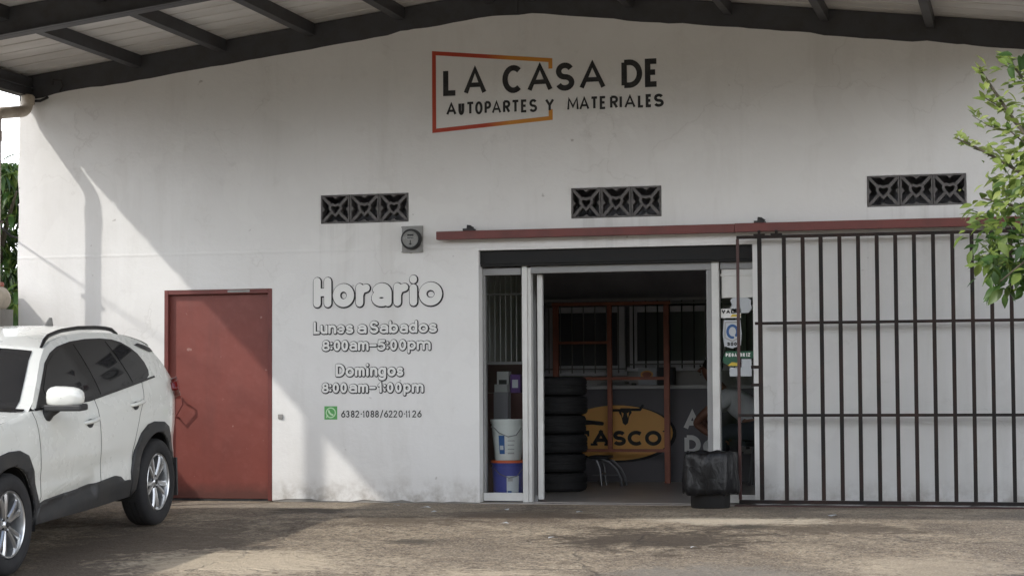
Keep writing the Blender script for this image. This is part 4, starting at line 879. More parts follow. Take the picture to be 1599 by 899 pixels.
def interp(tab, s):
    if s <= tab[0][0]: return tab[0][1]
    for (a, ya), (b, yb) in zip(tab[:-1], tab[1:]):
        if s <= b:
            k = (s - a) / (b - a); k = k * k * (3 - 2 * k) if False else k; return ya + (yb - ya) * k
    return tab[-1][1]
def smooth(tab):
    """monotone-ish cubic through the table"""
    n = len(tab); ms = []
    for i in range(n):
        if i == 0: ms.append((tab[1][1] - tab[0][1]) / (tab[1][0] - tab[0][0]))
        elif i == n - 1: ms.append((tab[-1][1] - tab[-2][1]) / (tab[-1][0] - tab[-2][0]))
        else:
            a = (tab[i][1] - tab[i - 1][1]) / (tab[i][0] - tab[i - 1][0]); b = (tab[i + 1][1] - tab[i][1]) / (tab[i + 1][0] - tab[i][0])
            ms.append(0 if a * b <= 0 else 2 * a * b / (a + b))
    def f(s):
        if s <= tab[0][0]: return tab[0][1]
        if s >= tab[-1][0]: return tab[-1][1]
        for i in range(n - 1):
            if s <= tab[i + 1][0]:
                h = tab[i + 1][0] - tab[i][0]; k = (s - tab[i][0]) / h
                return (tab[i][1] * (2 * k ** 3 - 3 * k * k + 1) + h * ms[i] * (k ** 3 - 2 * k * k + k) + tab[i + 1][1] * (-2 * k ** 3 + 3 * k * k) + h * ms[i + 1] * (k ** 3 - k * k))
    return f
fW = smooth([(-.1, .40), (0, .60), (.12, .74), (.35, .855), (.7, .905), (.95, .915), (1.5, .915), (2.4, .922), (3.2, .926), (3.6, .924), (3.9, .905), (4.1, .862), (4.25, .795), (4.38, .705), (4.48, .59), (4.56, .42)])
def belt(s): return 1.115 + 0.115 * min(max((s - 2.3) / 1.4, 0), 1)
fZ = smooth([(.2, -.075), (.32, -.045), (.44, -.022), (.58, -.026), (.72, -.008), (.86, 0), (.98, -.004), (1.06, -.020), (1.12, -.045)])
def Yside(s, z):
    zb = belt(s); w = fW(s)
    if z <= zb: return w + fZ(z - (zb - 1.115) * (z / zb)) + (-.034 * math.exp(-((z - (.40 + .075 * (s - 1.4))) / .06) ** 2) if 1.4 < s < 2.35 else 0)
    d = z - zb; return w - .045 - (.30 * d + .38 * d * d)
car = bpy.data.objects.new('parked_car', None); COL.objects.link(car)
tag(car, 'white compact SUV with black cladding parked nose out at the left', 'car')
Ov = Vector((-3.084, -6.347, -.272)); cv = Vector((-.041, .997, .063)).normalized(); cn = cv.cross(Vector((0, 0, 1))).normalized(); cu_ = cn.cross(cv)
# local axes: x = left side of the car (towards the door), y = towards its rear, z = up
CM = Matrix(((cn.x, cv.x, cu_.x, Ov.x), (cn.y, cv.y, cu_.y, Ov.y), (cn.z, cv.z, cu_.z, Ov.z), (0, 0, 0, 1)))
car.matrix_world = CM
from mathutils.geometry import tessellate_polygon
def clip(poly, ax, v, keep_low):
    out = []
    for i in range(len(poly)):
        a, b = poly[i], poly[(i + 1) % len(poly)]
        ia, ib = (a[ax] <= v, b[ax] <= v) if keep_low else (a[ax] >= v, b[ax] >= v)
        if ia: out.append(a)
        if ia != ib and abs(b[ax] - a[ax]) > 1e-9:
            k = (v - a[ax]) / (b[ax] - a[ax]); out.append((a[0] + (b[0] - a[0]) * k, a[1] + (b[1] - a[1]) * k))
    return out
def strips(poly, ax, step):
    lo, hi = min(q[ax] for q in poly), max(q[ax] for q in poly); res = []
    for k in range(math.floor(lo / step), math.floor(hi / step) + 1):
        q = clip(clip(poly, ax, k * step, False), ax, (k + 1) * step, True) if True else poly
        if len(q) >= 3: res.append(q)
    return res
def panel(name, poly, m, off=0.0, step=.07, sides=(1, -1), parent=None, thick=0.0, smoothf=True, yfun=None):
    """a skin cut to an outline in side view and laid onto the body's flank, one mesh per side"""
    res = []
    for sd_ in sides:
        vmap = {}; verts = []; faces = []
        def vid(q):
            key = (round(q[0], 4), round(q[1], 4))
            if key not in vmap: vmap[key] = len(verts); verts.append((((yfun or Yside)(q[0], q[1]) + off) * sd_, q[0], q[1]))
            return vmap[key]
        for tri in tessellate_polygon([[Vector((q[0], q[1], 0)) for q in poly]]):
            pieces = strips([poly[i] for i in tri], 0, step)
            for pc in pieces:
                for cell in strips(pc, 1, step):
                    ids = []
                    for q in cell:
                        i_ = vid(q)
                        if i_ not in ids: ids.append(i_)
                    if len(ids) < 3: continue
                    ar = sum(cell[k][0] * cell[(k + 1) % len(cell)][1] - cell[(k + 1) % len(cell)][0] * cell[k][1] for k in range(len(cell)))
                    if abs(ar) < 1e-7: continue
                    if (ar > 0) != (sd_ > 0): ids.reverse()
                    faces.append(ids)
        me = bpy.data.meshes.new(name); me.from_pydata(verts, [], faces); me.materials.append(m)
        if smoothf:
            me.polygons.foreach_set('use_smooth', [True] * len(me.polygons)); fy = yfun or Yside; e_ = .012; nl = []
            for v in me.vertices:
                s_, z_ = v.co.y, v.co.z
                nl.append(Vector((sd_, -(fy(s_ + e_, z_) - fy(s_ - e_, z_)) / (2 * e_), -(fy(s_, z_ + e_) - fy(s_, z_ - e_)) / (2 * e_))).normalized())
            me.normals_split_custom_set_from_vertices(nl)
        o = bpy.data.objects.new(name, me); COL.objects.link(o); o.parent = parent or car
        if thick: so = o.modifiers.new('t', 'SOLIDIFY'); so.thickness = thick; so.offset = -1
        res.append(o)
    return res
WF, WR = 0.93, 3.60
def archpts(c, r, z0, a0, a1, n=20): return [(c + r * math.cos(R(a0 + (a1 - a0) * i / n)), z0 + r * math.sin(R(a0 + (a1 - a0) * i / n))) for i in range(n + 1)]
TOP = [(.03, .52), (.015, .66), (.05, .80), (.14, .90), (.30, .97), (.6, 1.035), (.95, 1.08), (1.30, 1.115), (1.42, 1.175), (1.62, 1.325), (1.80, 1.45), (1.97, 1.535), (2.15, 1.585), (2.4, 1.617), (2.7, 1.629), (3.0, 1.622), (3.25, 1.602), (3.42, 1.578), (3.6, 1.535), (3.73, 1.485)]
REAR = [(3.78, 1.445), (3.91, 1.340), (4.06, 1.213), (4.19, 1.10), (4.27, .98), (4.33, .85), (4.37, .70), (4.37, .55), (4.33, .42)]
g = .005
S1 = [(1.36, 1.118), (1.385, .95), (1.415, .75), (1.44, .56), (1.45, .42)]
S2 = [(2.42, 1.118), (2.43, .95), (2.45, .75), (2.465, .56), (2.47, .42)]
S3 = [(3.34, 1.19), (3.30, 1.08), (3.20, .95), (3.13, .80), (3.08, .66), (3.06, .50), (3.05, .42)]
sh = lambda L, d: [(s + d, z) for s, z in L]
blt = lambda a, b, n=8: [(a + (b - a) * i / n, belt(a + (b - a) * i / n)) for i in range(n + 1)]
fender = [(.03, .36), (.03, .52)] + TOP[1:8] + sh(S1, -g) + [(1.44, .30)] + archpts(WF, .40, .36, -8, 188)[0:] + [(.52, .30), (.1, .30)]
panel('front_fender', fender, m_car)
door_f = sh(S1, g)[::-1] + [(1.37, belt(1.37))] + blt(1.40, 2.41)[0:] + sh(S2, -g)
door_r = sh(S2, g)[::-1] + blt(2.43, 3.33) + sh(S3, -g)
doors = panel('front_door', door_f, m_car), panel('rear_door', door_r, m_car)
quarter = TOP[8:] + REAR + [(4.2, .32), (4.02, .32)] + archpts(WR - .04, .43, .37, -6, 172)[0:] + [(3.08, .42)] + sh(S3, g)[::-1] + blt(3.36, 1.41, 18)
quarter = [(1.36, 1.135)] + quarter
panel('quarter_panel', quarter, m_car, step=.08)
panel('inner_liner', [(.1, .3)] + TOP[2:8] + [(1.45, 1.1), (3.7, 1.17), (4.1, 1.1), (4.25, .5), (4.05, .33)] + archpts(WR - .04, .43, .37, -6, 186) + [(3.1, .3), (1.4, .3)] + archpts(WF, .40, .36, -8, 188), m_under, -.03)
# tinted side glazing
dlo = [(1.43, 1.128), (1.60, 1.136), (2.0, 1.130)] + [(s, z + .012) for s, z in blt(2.2, 3.46, 8)] + [(3.525, 1.248), (3.545, 1.29), (3.525, 1.355), (3.465, 1.43), (3.385, 1.482), (3.27, 1.532), (3.14, 1.560), (2.95, 1.577), (2.7, 1.582), (2.45, 1.573), (2.2, 1.545), (2.03, 1.505), (1.86, 1.437), (1.68, 1.315), (1.53, 1.205)]
panel('window_trim', dlo, m_trim, .003)
w1 = [(1.66, 1.155), (2.40, 1.150), (2.33, 1.535), (2.2, 1.522), (2.05, 1.487), (1.88, 1.422), (1.74, 1.325), (1.655, 1.255)]
w2 = [(2.555, 1.158), (3.115, 1.206), (2.95, 1.555), (2.7, 1.562), (2.475, 1.552)]
w3 = [(3.175, 1.214), (3.46, 1.240), (3.505, 1.258), (3.52, 1.292), (3.50, 1.35), (3.44, 1.42), (3.36, 1.468), (3.26, 1.512), (3.14, 1.540), (3.01, 1.553)]
for d_, w in ((doors[0], w1), (doors[1], w2)):
    for o_, sd_ in zip(d_, (1, -1)): panel('door_glass', w, m_glassd, .006, sides=(sd_,), parent=o_)
panel('quarter_glass', w3, m_glassd, .006)
# door handles on their doors
for o_, (hs, hz) in ((doors[0], (2.27, .975)), (doors[1], (3.14, 1.045))):
    for d_, sd_ in zip(o_, (1, -1)):
        mb = MB(); xw = Yside(hs, hz)
        mb.tube([(sd_ * (xw - .005), hs - .115, hz - .012), (sd_ * (xw + .028), hs - .085, hz - .006), (sd_ * (xw + .034), hs, hz), (sd_ * (xw + .028), hs + .085, hz + .008), (sd_ * (xw - .005), hs + .11, hz + .012)], [.012, .016, .017, .016, .012], 10)
        mb.build('handle', m_car, d_, smooth=True)
        mb = MB(); mb.add([(sd_ * (Yside(hs - .02 + .06 * math.cos(a), hz - .028 + .03 * math.sin(a)) + .0025), hs - .02 + .06 * math.cos(a), hz - .02 + .034 * math.sin(a)) for a in [2 * math.pi * k / 16 for k in range(16)]], [tuple(range(16))]); mb.build('handle_recess', m_under if False else m_clad, d_)
# black cladding
mir = lambda L: L
archR_o = [(3.06, .30), (3.035, .50), (3.10, .66), (3.22, .795), (3.36, .855), (3.50, .868), (3.70, .850), (3.83, .80), (3.93, .69), (4.00, .55), (4.02, .36)]
panel('wheel_arch_cladding', archR_o + [(3.965, .34)] + archpts(WR - .04, .405, .37, -3, 183), m_clad, .014, .06, thick=.03)
archF_o = [(1.42, .30), (1.365, .50), (1.29, .69), (1.19, .815), (1.05, .862), (.90, .868), (.72, .845), (.58, .75), (.50, .60), (.46, .42), (.46, .30)]
panel('wheel_arch_cladding', archF_o[::-1] + [(1.33, .30)] + archpts(WF, .40, .36, -4, 184), m_clad, .014, .06, thick=.03)
panel('rocker_cladding', [(1.33, .30), (1.36, .415), (1.52, .45), (2.1, .475), (2.72, .505), (2.80, .49), (2.88, .445), (3.005, .44), (3.02, .305), (2.2, .295)], m_clad, .020, .06, thick=.05)
panel('door_crease', [(1.56, .485), (2.36, .66), (2.365, .665), (2.33, .64), (1.60, .468)], m_car, .008, .05)
panel('belt_moulding', blt(1.40, 3.62, 12) + [(s, z + .016) for s, z in blt(3.62, 1.40, 12)], m_trim, .006, .1)
# hood, windscreen, roof, tailgate: bands lofted across the car
def band(name, rows, m, tmin=0.0, tmax=1.0, off=0.0, parent=None, nt=14, both=True):
    """rows: (edge s, edge z, centre s, centre z, power); spans -tmax..tmax of the half width"""
    mb = MB(); vs = []; ts = [(-tmax + 2 * tmax * k / (2 * nt)) for k in range(2 * nt + 1)]
    if tmin: ts = [tmin + (tmax - tmin) * k / nt for k in range(nt + 1)]
    for es, ez, cs, cz, pw in rows:
        ye = Yside(es, ez)
        for t_ in ts:
            a = abs(t_) ** pw; vs.append((ye * t_, cs + (es - cs) * a, cz + (ez - cz) * a + off))
    n = len(ts); mb.add(vs, [(i * n + k, i * n + k + 1, (i + 1) * n + k + 1, (i + 1) * n + k) for i in range(len(rows) - 1) for k in range(n - 1)])
    return mb.build(name, m, parent or car, smooth=True, angle=180)
front = [(.03, .36, -.06, .36, 2), (.03, .52, -.09, .52, 2), (.015, .66, -.10, .66, 2), (.05, .80, -.07, .80, 2), (.14, .90, .02, .90, 2.2)]
band('front_bumper', front, m_car)
hood = [(.14, .90, .02, .90, 2.2), (.30, .97, .17, 1.0, 2.4), (.6, 1.035, .5, 1.075, 2.6), (.95, 1.08, .85, 1.115, 2.8), (1.30, 1.115, 1.16, 1.145, 3)]
band('hood', hood, m_car)
wsr = [(1.30, 1.115, 1.16, 1.150, 3), (1.42, 1.175, 1.27, 1.20, 2.6), (1.62, 1.325, 1.47, 1.355, 2.4), (1.80, 1.45, 1.66, 1.49, 2.3), (1.97, 1.535, 1.85, 1.590, 2.2)]
band('windscreen_surround', wsr, m_car)
ws2 = [tuple(a + (b - a) * .12 for a, b in zip(wsr[0], wsr[1]))] + wsr[1:4] + [tuple(a + (b - a) * .72 for a, b in zip(wsr[3], wsr[4]))]
band('windscreen', ws2, m_glassd, tmax=.90, off=.006)
band('cowl', [(1.25, 1.108, 1.10, 1.141, 3), wsr[0], tuple(a + (b - a) * .13 for a, b in zip(wsr[0], wsr[1]))], m_trim, tmax=.97, off=.009)
roof = [wsr[-1], (2.15, 1.585, 2.08, 1.640, 2.2), (2.4, 1.617, 2.37, 1.674, 2.2), (2.7, 1.629, 2.7, 1.687, 2.2), (3.0, 1.622, 3.02, 1.684, 2.2), (3.25, 1.602, 3.32, 1.672, 2.2), (3.42, 1.578, 3.6, 1.65, 2.2), (3.6, 1.535, 3.85, 1.618, 2.2), (3.73, 1.485, 4.05, 1.575, 2.2)]
band('roof', roof, m_car)
band('rear_spoiler', [(3.64, 1.522, 3.90, 1.607, 2.2), (3.745, 1.488, 4.10, 1.570, 2.4), (3.755, 1.472, 4.11, 1.548, 2.4), (3.70, 1.462, 4.0, 1.53, 2.4)], m_car, tmax=1.0, off=.007)
band('rear_window', [(3.735, 1.475, 4.03, 1.555, 2.2), (3.78, 1.445, 4.12, 1.46, 2.2), (3.91, 1.340, 4.24, 1.29, 2.2), (4.06, 1.213, 4.36, 1.17, 2.2)], m_glassd, tmax=.985)
band('tailgate', [(4.06, 1.213, 4.36, 1.17, 2.2), (4.19, 1.10, 4.48, 1.08, 2.4), (4.27, .98, 4.53, .98, 2.6), (4.33, .85, 4.56, .85, 2.8), (4.37, .70, 4.58, .70, 3)], m_car)
band('rear_bumper', [(4.37, .70, 4.60, .70, 3), (4.39, .62, 4.64, .62, 3), (4.37, .50, 4.64, .50, 3), (4.33, .36, 4.60, .36, 3)], m_clad)
panel('spoiler_side_trim', [(3.47, 1.500), (3.60, 1.462), (3.70, 1.432), (3.79, 1.43), (3.76, 1.462), (3.66, 1.49), (3.55, 1.512)], m_trim, .006, .05)
for sd_ in (1, -1):
    # roof rail
    pts = []
    for s in [1.98 + i * .09 for i in range(16)]:
        z = interp(TOP[8:], s); pts.append((sd_ * (Yside(s, z) - .025), s, z + .035 * min(1, (s - 1.97) / .12, (3.34 - s) / .12) + .004))
    mb = MB(); mb.tube(pts, [.010] + [.017] * 14 + [.010], 10); mb.build('roof_rail', m_trim, car, smooth=True)
    # mirror
    mo = bpy.data.objects.new('wing_mirror', None); COL.objects.link(mo); mo.parent = car; mo.location = (sd_ * 1.03, 1.56, 1.182)
    cap = MB(); nn = 20
    for i in range(11):
        ph = math.pi * i / 10
        for k in range(nn):
            a = 2 * math.pi * k / nn; sx = math.copysign(abs(math.cos(a)) ** .62, math.cos(a)); szv = math.copysign(abs(math.sin(a)) ** .7, math.sin(a))
            rr_ = math.sin(ph) ** .5 if i not in (0, 10) else 0.02
            x_ = sd_ * (.145 * sx * rr_ + .010); y_ = -.075 * math.cos(ph); z_ = .082 * szv * rr_ * (1 - .12 * sx) + .018
            cap.v.append((x_, y_, max(z_, -.040)))
    for i in range(10):
        for k in range(nn): cap.f.append((i * nn + k, i * nn + (k + 1) % nn, (i + 1) * nn + (k + 1) % nn, (i + 1) * nn + k)); cap.mi.append(0)
    cap.build('mirror_cap', m_car, mo, smooth=True, angle=60)
    mb = MB(); mb.box((min(-sd_ * .135, sd_ * .158), -.070, -.078), (max(-sd_ * .135, sd_ * .158), .07, -.030)); mb.build('mirror_base', m_clad, mo, bevel=.012)
    mb = MB(); mb.tube([(-sd_ * .06, 0, -.05), (-sd_ * .115, 0, -.085), (-sd_ * .150, -.0, -.12)], [.045, .045, .05], 10); mb.build('mirror_arm', m_clad, mo, smooth=True)
    mb = MB(); mb.box((-.11, .0701, -.035), (.11, .0725, .085)); mb.build('mirror_glass', m_glassd, mo)
    # tail lamp wrapping the corner, headlight, mud flap
    panel('tail_lamp', [(3.99, 1.165), (3.975, 1.11), (4.1, 1.04), (4.22, 1.005), (4.33, 1.0), (4.31, 1.11), (4.18, 1.19), (4.08, 1.205)], m_lamp, .055, .04, sides=(sd_,), thick=.08)
    panel('headlight', [(.10, .80), (.16, .90), (.5, .985), (.62, .99), (.50, .91), (.30, .83)], m_head, .006, .05, sides=(sd_,))
    mb = MB(); mb.box((sd_ * .80 - .10, 4.01, .20), (sd_ * .80 + .10, 4.035, .52)); mb.build('mud_flap', m_clad, car)
band('grille', [(.02, .50, -.09, .50, 2), (.015, .66, -.115, .66, 2), (.05, .80, -.085, .80, 2)], m_clad, tmax=.62)
mb = MB(); mb.box((-.60, .55, .30), (.60, 4.15, 1.02)); mb.build('underbody', m_under, car)
mb = MB(); mb.add([(-.006, 3.40, 1.66), (.006, 3.40, 1.66), (.006, 3.58, 1.645), (-.006, 3.58, 1.645), (-.003, 3.52, 1.735), (.003, 3.52, 1.735), (.003, 3.57, 1.73), (-.003, 3.57, 1.73)], [(0, 3, 2, 1), (4, 5, 6, 7), (0, 1, 5, 4), (1, 2, 6, 5), (2, 3, 7, 6), (3, 0, 4, 7)]); mb.build('antenna_fin', m_plate, car)
for wc, wr_ in ((WF, .405), (WR - .04, .425)):
    for sd_ in (1, -1):
        ap = archpts(wc, wr_, .36, -15, 195, 24); mb = MB(); n = len(ap)
        mb.add([(sd_ * .50, a, b) for a, b in ap] + [(sd_ * .893, a, b) for a, b in ap], [(i, i + 1, n + i + 1, n + i) for i in range(n - 1)]); mb.build('wheel_well', m_under, car, smooth=True)
# wheels
def make_wheel():
    w = bpy.data.objects.new('wheel', None); COL.objects.link(w); w.parent = car
    mb = MB()
    mb.lathe([(.232, .06), (.245, .098), (.275, .112), (.325, .108), (.348, .092), (.358, .07), (.359, .03), (.352, .028), (.352, .02), (.359, .018), (.359, -.018), (.352, -.02), (.352, -.028), (.359, -.03), (.358, -.07), (.348, -.092), (.325, -.108), (.275, -.112), (.235, -.095)], 64, 'x')
    ty = mb.build('tyre', m_rubber, w, smooth=True, angle=35)
    mb = MB()
    mb.lathe([(.236, .075), (.238, .092), (.231, .098), (.222, .092), (.214, .06), (.205, -.08)], 64, 'x')                 # rim lip and barrel
    mb.lathe([(.0005, .078), (.030, .078), (.036, .070), (.062, .060), (.066, .02)], 32, 'x')
    for k in range(5):
        a = 2 * math.pi * k / 5 + .31; ca, sa = math.cos(a), math.sin(a)
        for sgn in (-1, 1):
            # each spoke is a pair of tapering prongs splayed towards the rim
            q = []
            for (r, off, hw, x) in ((.045, .012, .016, .070), (.11, .022, .019, .078), (.17, .036, .022, .082), (.226, .052, .026, .078)):
                q.append((r, sgn * off, hw, x))
            vs = []
            for (r, off, hw, x) in q:
                for (dw, dx) in ((-hw, -.012), (-hw * .45, 0), (hw * .45, 0), (hw, -.012), (hw, -.05), (-hw, -.05)):
                    u_, v_ = r, off + dw; vs.append((x + dx, u_ * ca - v_ * sa, u_ * sa + v_ * ca))
            fs = [(i * 6 + j, i * 6 + (j + 1) % 6, (i + 1) * 6 + (j + 1) % 6, (i + 1) * 6 + j) for i in range(3) for j in range(6)] + [(0, 1, 2, 3, 4, 5)]
            mb.add(vs, fs)
    mb.build('rim', m_rim, w, smooth=True, angle=35)
    mb = MB(); mb.lathe([(.0005, .0), (.20, .0), (.212, -.03), (.212, -.09)], 40, 'x'); mb.lathe([(.022, .079), (.020, .083), (.0005, .084)], 20, 'x')
    for k in range(5):
        a = 2 * math.pi * k / 5 + .31 + math.pi / 5; mb.tube([(.060, .05 * math.cos(a), .05 * math.sin(a)), (.072, .05 * math.cos(a), .05 * math.sin(a))], .009, 8)
    mb.build('brake_disc', m_rimd, w, smooth=True, angle=35)
    return w
w0 = make_wheel()
for i, (s, sd_) in enumerate(((WF, 1), (WR + .02, 1), (WF, -1), (WR + .02, -1))):
    if i == 0: w = w0
    else:
        w = w0.copy(); COL.objects.link(w)
        for ch in list(w0.children): c_ = ch.copy(); COL.objects.link(c_); c_.parent = w
        w.parent = car
    w.location = (sd_ * .80, s, .357); w.rotation_euler = (.2 + i * .35, 0, 0) if sd_ == 1 else (.1, 0, math.pi)

# ------------------------------------------------------------------ vegetation
def leafmat(name, a, b, trans=0.35):
    m = bpy.data.materials.new(name); m.use_nodes = True; t_ = NT(m)
    g_ = t_.n.new('ShaderNodeNewGeometry'); rr_ = t_.n.new('ShaderNodeValToRGB')
    rr_.color_ramp.elements[0].color = (*a, 1); rr_.color_ramp.elements[1].color = (*b, 1)
    t_.l.new(g_.outputs['Random Per Island'], rr_.inputs[0]); t_.col(rr_.outputs[0]); t_.b.inputs['Roughness'].default_value = 0.42
    tl = t_.n.new('ShaderNodeBsdfTranslucent'); mx = t_.n.new('ShaderNodeMixShader'); mx.inputs[0].default_value = trans
    t_.l.new(rr_.outputs[0], tl.inputs[0]); t_.l.new(t_.b.outputs[0], mx.inputs[1]); t_.l.new(tl.outputs[0], mx.inputs[2]); t_.l.new(mx.outputs[0], t_.n['Material Output'].inputs[0])
    return m
m_leaf = leafmat('green_leaf', (0.05, 0.10, 0.02), (0.21, 0.28, 0.06))
m_leafy = leafmat('young_leaf', (0.16, 0.23, 0.05), (0.32, 0.38, 0.11))
m_leafd = leafmat('dark_leaf', (0.02, 0.055, 0.012), (0.07, 0.14, 0.03))
m_bark = worn('bark', (0.10, 0.085, 0.06), (0.05, 0.04, 0.03), 0.9, 12, 0.6, 0.4)
def leaf(mb, p, d, up, L, W, curl=.25, mi=0):
    d = Vector(d).normalized(); sx = d.cross(Vector(up)); sx = sx.normalized() if sx.length > 1e-3 else d.orthogonal().normalized(); nn = sx.cross(d)
    st = []
    for k, wv in ((0, .04), (.18, .62), (.42, 1.0), (.66, .82), (.86, .36), (1, 0.03)):
        c_ = Vector(p) + d * (L * k) - nn * (curl * L * k * k)
        st.append((c_ - sx * W * wv + nn * W * .35 * wv, c_, c_ + sx * W * wv + nn * W * .35 * wv))
    vs = [q for r in st for q in r]; fs = []
    for i in range(5): fs += [(i * 3, i * 3 + 1, i * 3 + 4, i * 3 + 3), (i * 3 + 1, i * 3 + 2, i * 3 + 5, i * 3 + 4)]
    mb.add(vs, fs, mi)
rnd = random.Random(11)
tree = empty('leafy_tree', 'bright green leafy tree reaching in front of the gate at the right', 'tree', (5.35, -5.3, gz(-5.3)))
def tl(p): return Vector(p) - Vector(tree.location)
mb = MB(); mb.tube([tl((5.35, -5.3, gz(-5.3) - .05)), tl((5.33, -5.28, .8)), tl((5.25, -5.22, 1.7)), tl((5.15, -5.15, 2.4)), tl((5.0, -5.1, 3.0))], [.09, .075, .06, .045, .02], 10)
limbs = []
def limb(pts, r): limbs.append([Vector(q) for q in pts]); mb.tube([tl(q) for q in pts], [r * (1 - .75 * i / (len(pts) - 1)) for i in range(len(pts))], 7)
limb([(5.2, -5.2, 2.1), (4.85, -5.1, 2.45), (4.62, -5.05, 2.75), (4.47, -5.0, 3.0), (4.40, -5.0, 3.12)], .02)
limb([(5.2, -5.2, 2.0), (4.8, -5.0, 2.32), (4.55, -4.95, 2.5), (4.38, -4.95, 2.60), (4.245, -4.95, 2.67)], .016)
limb([(5.2, -5.2, 1.9), (4.85, -5.2, 2.1), (4.6, -5.2, 2.2), (4.42, -5.2, 2.25)], .02)
limb([(5.2, -5.2, 1.9), (4.85, -5.0, 1.95), (4.6, -4.95, 1.93), (4.42, -4.9, 1.80)], .018)
limb([(5.2, -5.2, 1.9), (4.9, -5.3, 1.9), (4.68, -5.3, 1.85), (4.52, -5.3, 1.72)], .018)
limb([(5.1, -5.15, 2.5), (4.85, -5.0, 2.75), (4.70, -4.95, 3.0), (4.62, -4.95, 3.12), (4.57, -4.95, 3.15)], .016)
limb([(5.1, -5.15, 2.5), (4.95, -5.3, 2.9), (4.82, -5.3, 3.2)], .016)
limb([(5.0, -5.1, 2.3), (4.75, -5.05, 2.62), (4.52, -5.0, 2.86), (4.41, -5.0, 2.93)], .010)
limb([(4.85, -5.1, 2.45), (4.6, -5.05, 2.68), (4.46, -5.0, 2.73), (4.36, -5.0, 2.80)], .006)
mb.build('trunk', m_bark, tree, smooth=True)
mb = MB()
def spray(p, n, spread, L0, L1, mi, droop=.8, out=Vector((-.6, -.3, 0))):
    for _ in range(n):
        q = Vector(p) + Vector((rnd.gauss(0, spread), rnd.gauss(0, spread), rnd.gauss(0, spread)))
        d = out * rnd.uniform(.2, 1) + Vector((rnd.gauss(0, .6), rnd.gauss(0, .5), rnd.uniform(-1, .3) * droop + .1))
        L = rnd.uniform(L0, L1); leaf(mb, tl(q), d, (rnd.gauss(0, .4), rnd.gauss(-.6, .4), 1), L, L * rnd.uniform(.19, .27), rnd.uniform(.0, .4), mi)
# dense lower mass
for _ in range(400):
    z = rnd.uniform(1.72, 2.75); xmin = 4.40 + .22 * abs((z - 2.1) / .65) ** 1.5 + (0.06 if z < 1.85 else 0); x = xmin + rnd.random() ** .9 * (5.35 - xmin)
    spray((x, -5.1 + rnd.gauss(0, .18), z), 4, .06, .045, .115, 0 if rnd.random() < .62 else (1 if z > 2.1 else 2))
for _ in range(45):
    x = rnd.uniform(4.42, 5.0); z = rnd.uniform(1.66, 1.9) + .15 * (x < 4.5); spray((x, -5.05 + rnd.gauss(0, .15), z), 4, .04, .09, .14, 0 if rnd.random() < .5 else 2, 1.3)
# sparse young shoots above
for L_ in (limbs[0], limbs[1], limbs[5], limbs[6], limbs[7], limbs[8]):
    n = len(L_)
    for i in range(1, n):
        for k in range(7):
            f_ = (i - 1 + rnd.random()) / (n - 1)
            if f_ < .35: continue
            j = min(int(f_ * (n - 1)), n - 2); kk = f_ * (n - 1) - j; q = L_[j].lerp(L_[j + 1], kk)
            spray(q, 2, .022, .05, .095, 1 if rnd.random() < .75 else 0, .3, (L_[j + 1] - L_[j]).normalized() * .6 + Vector((0, 0, .3)))
for _ in range(60): spray((rnd.uniform(4.6, 5.2), -5.1 + rnd.gauss(0, .15), rnd.uniform(2.6, 3.15)), 3, .05, .06, .11, 1 if rnd.random() < .5 else 0, .5)
spray((4.66, -5.1, 3.17), 5, .03, .10, .14, 2, 1.2)
mb.build('crown', [m_leaf, m_leafy, m_leafd], tree, smooth=True, recalc=False)

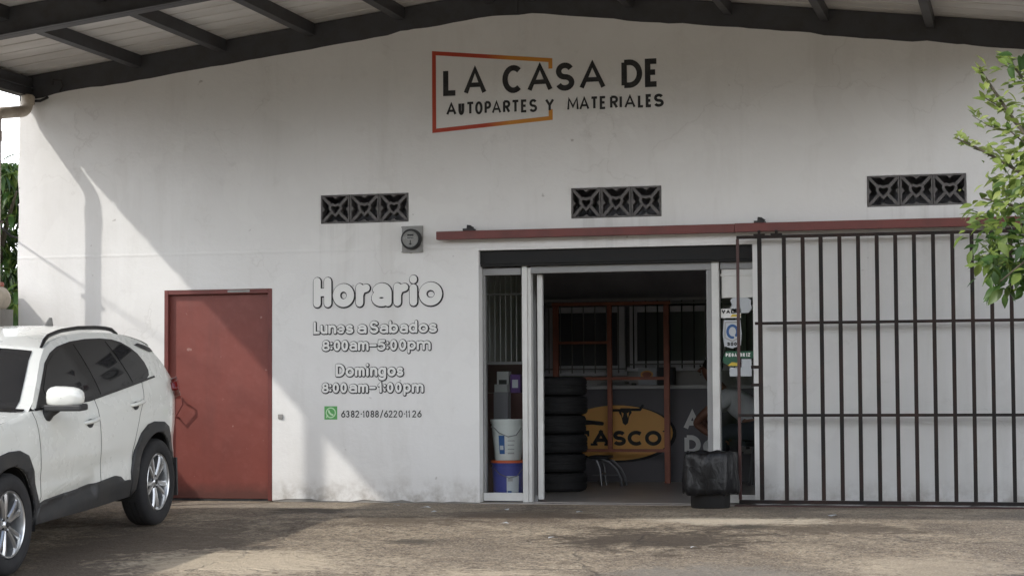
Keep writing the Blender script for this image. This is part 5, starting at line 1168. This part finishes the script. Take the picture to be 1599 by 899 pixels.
bg = empty('mango_tree', 'dark green long leaved tree growing beyond the boundary wall', 'tree', (-9.6, 7.5, -.2))
rnd = random.Random(5)
mb = MB(); mb.tube([(0, 0, -.3), (.05, .05, 1.2), (0, 0, 2.4), (.1, 0, 3.4)], [.16, .14, .11, .06], 10)
for k in range(7):
    a = k * .9; mb.tube([(0, 0, 1.6 + k * .22), (.7 * math.cos(a), .6 * math.sin(a), 2.2 + k * .22), (1.3 * math.cos(a), 1.1 * math.sin(a), 2.5 + k * .25)], [.06, .04, .015], 7)
mb.build('trunk', m_bark, bg, smooth=True)
mb = MB()
for _ in range(900):
    a = rnd.uniform(0, 2 * math.pi); r_ = rnd.random() ** .6; z = rnd.uniform(1.3, 4.55)
    w = 1.75 * math.sqrt(max(0.05, 1 - ((z - 2.7) / 2.0) ** 2)); c0 = Vector((w * r_ * math.cos(a), w * r_ * math.sin(a), z))
    for k in range(7):
        L = rnd.uniform(.20, .34); d = Vector((rnd.gauss(0, .6) + .3 * math.cos(a), rnd.gauss(0, .6) + .3 * math.sin(a), rnd.uniform(-1.2, .2)))
        leaf(mb, c0 + Vector((rnd.gauss(0, .05), rnd.gauss(0, .05), 0)), d, (0, 0, 1), L, L * .13, .35, 0 if rnd.random() < .6 else 1)
mb.build('crown', [m_leafd, m_leaf], bg, smooth=True, recalc=False)

# service cable from the house corner towards the street pole (out of frame, its shadow crosses the wall)
mb = MB(); pts = []
for k in range(13):
    f_ = k / 12; X_, Z_, T_ = -5.11 + 2.7 * f_, 2.55 - 1.72 * f_, .05 + 6.0 * f_
    pts.append((X_ - 1.2 * T_, -T_, Z_ + 1.25 * T_))
pts = [(-5.13, .05, 2.6)] + pts[0:]
mb.tube(pts, .012, 6); mb.build('service_cable', m_black, bld, smooth=True)
# small paper scraps on the driveway
rnd = random.Random(2); pm = None
for k, (x, y) in enumerate(((-.55, -1.0), (-.30, -1.55), (.25, -1.2), (.95, -1.4), (1.15, -3.2), (2.3, -3.6), (-.9, -.75), (3.1, -1.5), (.55, -2.4))):
    if pm is None:
        mb = MB(); mb.add([(-.05, -.025, 0), (.04, -.03, .006), (.055, .02, .0), (.0, .035, .012), (-.045, .02, .002)], [(0, 1, 2, 3, 4)]); o = mb.build('paper_scrap', m_paper); pm = o.data
    else: o = bpy.data.objects.new('paper_scrap', pm); COL.objects.link(o)
    o.location = (x, y, gz(y) + .014); o.rotation_euler = (0, 0, rnd.uniform(0, 6)); s_ = rnd.uniform(.5, 1.1); o.scale = (s_, s_ * .8, 1)
    tag(o, 'small pale paper scrap lying on the stained concrete driveway', 'litter', 'paper scraps on the driveway')
